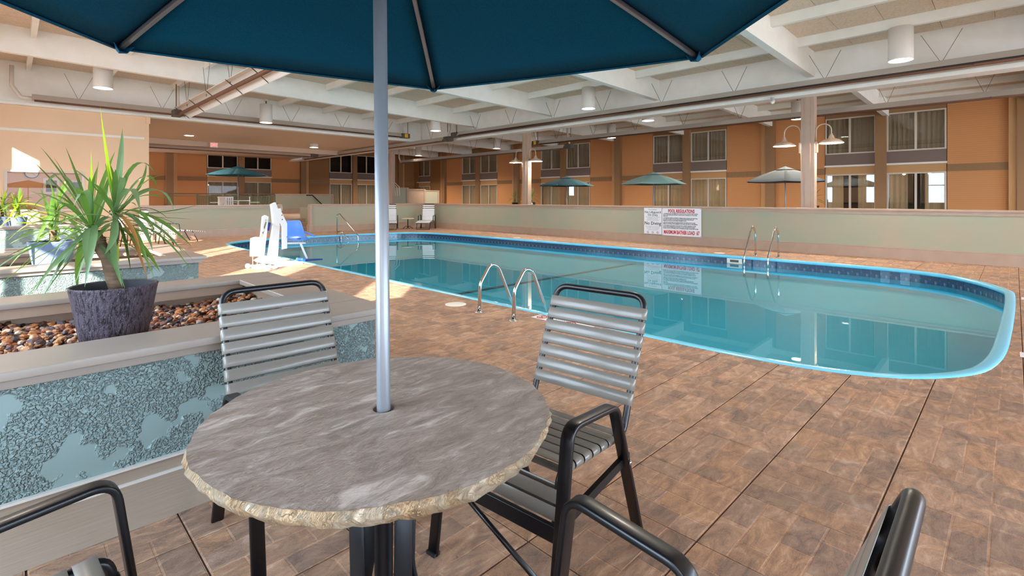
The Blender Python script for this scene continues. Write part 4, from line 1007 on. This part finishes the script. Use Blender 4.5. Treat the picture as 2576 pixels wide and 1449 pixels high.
o=marker('white depth marker reading 5 FT at the near right end of the pool',5.95,-.36,6.13,-.03); text('5 FT',.13,'ink',o,(-.055,.12,.0035),(0,0,-PI/2),'LEFT',.001,.28)
o=marker('white depth marker at the far right end of the pool',9.35,-.32,9.55,-.06); text('3 FT',.13,'ink',o,(-.055,.11,.0035),(0,0,-PI/2),'LEFT',.001,.2)
for (x,y,lab) in ((3.93,4.92,'round white skimmer lid in the deck left of the near ladder'),(12.09,5.03,'round white skimmer lid across the pool, left of the far ladder'),(11.98,11.75,'round white skimmer lid across the pool, farther off')):
    o=MB().lathe([(0,0),(.13,0),(.13,.004),(.12,.006),(0,.006)],28).build('skimmer_lid','whitepaint',loc=(x,y,.001)); tag(o,lab,'lid','round skimmer lids in the deck')

# ================================================================ LAMPS
cyl_=[(12.5,1.6,4.05,'largest white cylinder ceiling lamp, upper right under the joist'),(12.5,9.2,4.05,'white cylinder ceiling lamp between two beams, upper middle'),(19.2,20.4,4.09,'small unlit-looking white cylinder lamp left of the far column'),
 (15.5,8.9,3.98,'white cylinder lamp half behind the long heater, right of middle'),(20.3,13.6,4.2,'white cylinder lamp over the far terrace, middle right'),(20.3,5.6,4.2,'white cylinder lamp just left of the nearest column'),
 (18.4,26.8,4.03,'small white cylinder lamp far off near the middle'),(12,16.3,4.0,'white cylinder lamp above the yellow heater box'),(1.71,16.6,4.15,'bright white cylinder lamp upper left above the palm'),(6.45,18.8,4.0,'white cylinder lamp behind the long left heater')]
def make_cyl(x,y,zb_,label):
    o=thing('ceiling_lamp',label,'lamp',(x,y,zb_),0,'white cylinder lamps under the joists'); r=.205; h=.65
    MB().lathe([(r,0),(r,h),(r-.01,h),(.0,h)],36).build('housing','lampwhite',o); MB().lathe([(r*.96,.004),(r*.93,.35),(.0,.35)],36).build('reflector','whitepaint',o)
    MB().cyl((0,0),r*.86,.035,.04,28).build('lens','glow',o)
    MB().tube([(0,0,h),(0,0,zd(x)-.2-zb_)],.022,8).build('stem','gunmetal',o); MB().box(-.05,-.05,zd(x)-.26-zb_,.05,.05,zd(x)-.2-zb_).build('junction_box','whitepaint',o)
    spot((x,y,zb_-.01),SPOT*(2.1 if x>14 else 1),R(140),.9,radius=.16)
for c in cyl_: make_cyl(*c)
o=thing('ceiling_lamp','short white cylinder lamp on the back corridor soffit','lamp',(10.7,24.6,3.84),0,'white cylinder lamps under the joists')
MB().lathe([(.2,0),(.2,.18),(0,.18)],28).build('housing','lampwhite',o); MB().cyl((0,0),.17,.02,.03,24).build('lens','glow',o); spot((10.7,24.6,3.8),SPOT*1.8,R(150),radius=.15)
o=thing('downlight','round recessed light in the corridor soffit above the palm','lamp',(5.45,25.0,4.0)); MB().lathe([(.22,0.02),(.22,0),(.17,0),(.17,.02)],28).build('trim_ring','whitepaint',o); MB().cyl((0,0),.17,.004,.01,24).build('lens','glow',o); spot((5.45,25.0,3.98),SPOT*1.8,R(150),radius=.15)
for x,y in ((8,31),(18,31.5),(20.6,17.8),(20.6,25.6),(20.6,9.4),(20.6,31.5),(20.3,-1.5),(12.5,-4),(5.6,3.0),(5.6,10.5),(-.5,8)):   # added spots without lamp bodies, to brighten windows, terrace and deck
    spot((x,y,4.1 if y<30 else 3.95),SPOT*(2 if y>20 else 1),R(150),radius=.2)
def neck(col_y,dy,z,label):
    o=thing('gooseneck_lamp',label,'lamp',(14.12,col_y+dy,z),0,'gooseneck lamps on the columns'); sg=1 if dy>0 else -1; k=abs(dy)-.17
    MB().lathe([(.26,0),(.255,.02),(.16,.09),(.07,.12),(.045,.19),(.03,.20),(.03,.23),(0,.23)],32).build('shade','lampshade',o)
    MB().lathe([(.25,.004),(.15,.085),(.05,.10),(0,.1)],28).build('reflector','whitepaint',o)
    MB().lathe([(0,.0),(.035,.02),(.04,.05),(.02,.09)],16).build('bulb','glow',o)
    MB().tube([(0,0,.2),(0,0,.32)]+[(0,-sg*(k/2-k/2*math.cos(PI*q/12)),.32+k*.5*math.sin(PI*q/12)) for q in range(1,12)]+[(0,-sg*k,.32),(0,-sg*k,-.22)],.014,8).build('arm','lampshade',o)
    MB().box(-.04,-sg*k-.035,-.20,.04,-sg*k+.035,.06).build('mounting_box','lampshade',o)
    point((14.12,col_y+dy,z-.02),NECK,radius=.06)
neck(3.65,.55,2.66,'gooseneck lamp on the left side of the nearest column'); neck(3.65,-.50,2.66,'gooseneck lamp on the right side of the nearest column')
neck(13.35,.55,2.72,'gooseneck lamp on the left side of the middle column'); neck(13.35,-.50,2.72,'gooseneck lamp on the right side of the middle column')

# ================================================================ RADIANT TUBE HEATERS
def heater(label,a,b,box_at='a',grp='long tube heaters hung from the beams',tubes=True,chains=3,pitch=4.1,wd=.30,vee=True,tilt=0,yel=False):
    a=Vector(a); b=Vector(b); L=(b-a).length; d=(b-a); rz=math.atan2(d.y,d.x)
    o=thing('tube_heater',label,'heater',a,rz,grp); m=MB(); h=wd/2
    sec=[(-h,0),(-h-.012,.0),(-h*.5,.16),(h*.5,.16),(h+.012,0),(h,0),(h*.47,.148),(-h*.47,.148)]
    m.sweep([(0,0,0),(L,0,0)],[(q[0],q[1]) for q in sec],side=(0,-1,0),smooth=False); m.build('reflector','whitepaint' if tilt else 'reflector',o).rotation_euler=(tilt,0,0)
    MB().tube([(.05,0,.01),(L-.05,0,.01)],.05,12).build('burner_tube','hottube',o).rotation_euler=(tilt,0,0)
    m=MB(); n=max(2,int(L/1.4))
    for i in range(n): 
        x=.4+i*(L-.8)/(n-1); m.beam((x,-h-.02,.0),(x,h+.02,.0),.012,.02)
    m.build('tube_hangers','gunmetal',o,kind='stuff').rotation_euler=(tilt,0,0)
    bx=-.25 if box_at=='a' else L+.25
    if box_at:
        MB().box(bx-.2,-.12,-.04,bx+.2,.12,.16).build('burner_box','gunmetal',o,bevel=.01); MB().box(bx-.08,-.128,-.02,bx+.08,.128,.14).build('front_label','yellow' if yel else 'gunmetal',o)
        MB().tube(fillet([(bx,.05,.12),(bx-.15,.05,.5),(bx-.15,.05,.95)],.1,4),.045,10).build('air_pipe','pipewhite',o)
        MB().tube([(bx+.12,-.05,.14),(bx+.12,-.05,.95)],.014,6).build('gas_pipe','wirebrown',o)
    ex_=L+.1 if box_at=='a' else -.1; sg=1 if box_at=='a' else -1
    MB().tube(fillet([(ex_-sg*.15,0,.045),(ex_+sg*.12,0,.045),(ex_+sg*.3,0,.35),(ex_+sg*.3,0,.9)],.1,5),.05,10).build('exhaust_pipe','pipewhite',o)
    k=1.0
    while k<L:
        zt=(zd(a.x+(k/L)*d.x)-.2-a.z) if vee else .5; m=MB()
        for s in (-1,1): m.beam((k,0,.12),(k+s*.32,0,min(zt,.95)),.008,.008)
        m.build('chain','gunmetal',o); k+=pitch/2
    return o
heater('nearest long tube heater running along the girder, upper right',(13.3,16.4,3.93),(13.3,-6,3.93),'a')
tag(MB().tube([(13.10,16.2,3.925),(13.10,-6,3.925)],.018,8).build('power_cable','rubber'),'black cable clipped along the nearest long tube heater','cable')
heater('tube heater in line beyond the yellow box, far middle',(13.3,17.4,3.80),(13.3,32,3.80),'a')
heater('tube heater over the far terrace, ending at the yellow box behind the column',(17.8,15.9,3.90),(17.8,-6,3.90),'a',yel=True)
heater('farthest thin tube heater low in front of the hotel wing',(18.3,28.5,3.66),(18.3,14.8,3.66),'b')
heater('left long tube heater running along the back girder',(.45,19.5,4.08),(12.4,19.5,4.08),'b',yel=True)
heater('tube heater with brown tube seen end-on under the umbrella rim, left',(3.72,18.3,3.92),(3.72,7.5,3.92),'a',wd=.44,tilt=R(-38))
heater('tube heater across the back corridor in front of the dark windows',(3.4,28.6,3.72),(12.2,28.6,3.72),'b',vee=False)
o=thing('security_camera','small white dome camera beside the nearest column','camera',(13.7,4.35,3.72)); MB().lathe([(0,.16),(.05,.16),(.05,.08),(.06,.08),(.05,.02),(.0,-.01)],16).build('dome','lampwhite',o)

# EXIT sign
r_=(538-1288)/F; ey=26.95; exx=ey*(1+r_)/(1-r_)
o=thing('exit_sign','white exit sign with red letters hanging in the back corridor','sign',(exx,ey,3.74)); MB().box(-.17,-.03,0,.17,.03,.24).build('housing','signwhite',o,bevel=.006)
text('EXIT',.19,'exitred',o,(0,-.032,.055),RT,'CENTER',.004,.27); MB().box(-.02,-.01,.24,.02,.01,.30).build('stem','signwhite',o)

# ================================================================ FAR UMBRELLAS, RAILING, CHAIRS
def small_umb(label,x,y,z0,ap,ed,m,rot=0,R_=1.35):
    o=thing('patio_umbrella',label,'umbrella',(x,y,z0),rot,'small umbrellas on the terraces'); ap-=z0; ed-=z0
    cs=[Vector((R_*math.cos(R(60*i)),R_*math.sin(R(60*i)),ed)) for i in range(6)]; mb=MB(); A=Vector((0,0,ap-.06))
    for i in range(6):
        a,b=cs[i],cs[(i+1)%6]; vs=[]
        for r in range(7):
            for q in range(5):
                u=.12+.88*r/6; v=q/4; p=A.lerp(a.lerp(b,v),u); vs.append(p+Vector((0,0,.05*math.sin(PI*u)-.02*math.sin(PI*v)*u)))
        mb.add(vs,[(r*5+q,(r+1)*5+q,(r+1)*5+q+1,r*5+q+1) for r in range(6) for q in range(4)],True)
    c=mb.build('canopy',m,o); s=c.modifiers.new('s','SOLIDIFY'); s.thickness=.006
    mb=MB(); 
    for i in range(6):
        a,b=cs[i]*.24,cs[(i+1)%6]*.24; a.z=b.z=A.z-(A.z-ed)*.24+.055; mb.add([Vector((0,0,ap)),a,b],[(0,1,2)])
    c=mb.build('vent_cap',m,o); s=c.modifiers.new('s','SOLIDIFY'); s.thickness=.006
    mb=MB()
    for i in range(6): mb.beam(Vector((0,0,ap-.08)),cs[i]+Vector((0,0,.005)),.015,.015)
    mb.build('ribs','alu',o)
    MB().tube([(0,0,0),(0,0,ap-.05)],.02,10).build('pole','alu',o); MB().lathe([(0,0),(.25,0),(.25,.05),(.05,.09),(0,.09)],20).build('base','blackcast',o)
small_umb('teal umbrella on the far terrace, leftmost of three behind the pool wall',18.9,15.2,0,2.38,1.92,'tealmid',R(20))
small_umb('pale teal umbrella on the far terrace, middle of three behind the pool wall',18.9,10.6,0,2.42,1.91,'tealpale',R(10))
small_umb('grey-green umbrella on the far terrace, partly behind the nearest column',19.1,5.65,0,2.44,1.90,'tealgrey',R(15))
small_umb('dark teal umbrella on the raised back terrace, left',7.4,25.1,.5,2.80,2.37,'tealdark',R(5))
# railing with slatted panels on the raised terrace
o=thing('terrace_railing','brown top rail with posts and slatted panels on the raised back terrace','railing',(5.45,29,.5))
LR=4.95
MB().box(0,-.04,1.03,LR,.04,1.08).build('top_rail','wirebrown',o)
for k in range(5): MB().box(k*LR/4-.04,-.03,0,k*LR/4+.04,.03,1.03).build('post','fencegreen',o)
for k in range(44):
    x=1.3+k*.082; MB().box(x,-.01,.05,x+.05,.01,.92).build('slat','fencegreen',o)
MB().box(0,-.02,.92,LR,.02,.96).build('rail','fencegreen',o); MB().box(0,-.02,.04,LR,.02,.08).build('rail','fencegreen',o)
o=thing('stair_rail','dark handrail on the sage wall above the pool steps','handrail',(12.4,28.94,1.5)); MB().tube(fillet([(-.25,0,.0),(.1,0,.0),(.55,-.3,-.55)],.03,3),.03,8).build('rail','rubber',o)
def plastic_chair(x,y,rz,lab):
    o=thing('terrace_chair',lab,'chair',(x,y,.5),rz,'white chairs under the back terrace umbrella')
    MB().box(-.22,-.22,.42,.22,.22,.45).build('seat','signwhite',o)
    m=MB(); 
    for k in range(5): m.box(-.2+k*.09,.2,.45,-.14+k*.09,.22,.84)
    m.box(-.22,.195,.84,.22,.225,.90); m.build('backrest','signwhite',o)
    for s in (-1,1):
        MB().box(.2*s-.02,-.22,0,.2*s+.02,-.18,.42).build('leg','signwhite',o); MB().box(.2*s-.02,.18,0,.2*s+.02,.22,.42).build('leg','signwhite',o); MB().box(.22*s-.02,-.2,.62,.22*s+.02,.2,.65).build('arm','signwhite',o)
plastic_chair(6.6,25.2,R(-60),'white terrace chair left of the back umbrella pole'); plastic_chair(7.3,26.0,0,'white terrace chair right behind the back umbrella pole'); plastic_chair(8.2,25.4,R(70),'white terrace chair right of the back umbrella pole')
o=thing('terrace_table','white round table under the back terrace umbrella','table',(7.4,25.1,.5)); MB().lathe([(0,.70),(.5,.70),(.5,.73),(0,.73)],28).build('tabletop','signwhite',o); MB().tube([(.0,.0,.1),(0,0,.7)],.04,10).build('pedestal','signwhite',o)
# stair rails in the far corner
for q,(x0,y0,x1,y1) in enumerate(((983,449,1004,470),(983,456,998,470),(983,462,993,470))):
    a=pd(x0,y0,27); b=pd(x1,y1,27); o=thing('stair_rail','thin pale stair handrail in the far dark corner, %s'%['topmost','middle one','lowest'][q],'handrail',a,0,'pale stair rails in the far corner'); MB().tube([(0,0,0),b-a,b-a+Vector((.05,0,-.5))],.02,6).build('rail','whitepaint',o)
# wall clock behind the inner window
o=thing('wall_clock','round white wall clock behind the inner window, far left','clock',(.55,23.95,2.2),0); MB().lathe([(0,0),(.19,0),(.19,.03),(.165,.03)],28).build('rim','black',o).rotation_euler=(PI/2,0,0)
MB().cyl((0,0),.168,.0,.02,28).build('face','signwhite',o).rotation_euler=(PI/2,0,0); m=MB(); m.beam((0,-.025,0),(.09,-.025,-.09),.006,.008,(0,1,0)); m.beam((0,-.025,0),(-.05,-.025,.05),.006,.01,(0,1,0)); m.build('hands','black',o)
for q,(x,z,w_) in enumerate(((1.05,1.75,.42),(1.75,1.7,.36))):
    o=thing('picture_frame','white framed picture behind the inner window, %s'%['left of two','right of two'][q],'picture',(x,23.94,z),0,'pictures behind the inner window'); MB().box(-w_/2,0,-.28,w_/2,.03,.28).build('frame','signwhite',o); MB().box(-w_/3,-.005,-.2,w_/3,0,.2).build('print','gunmetal',o)
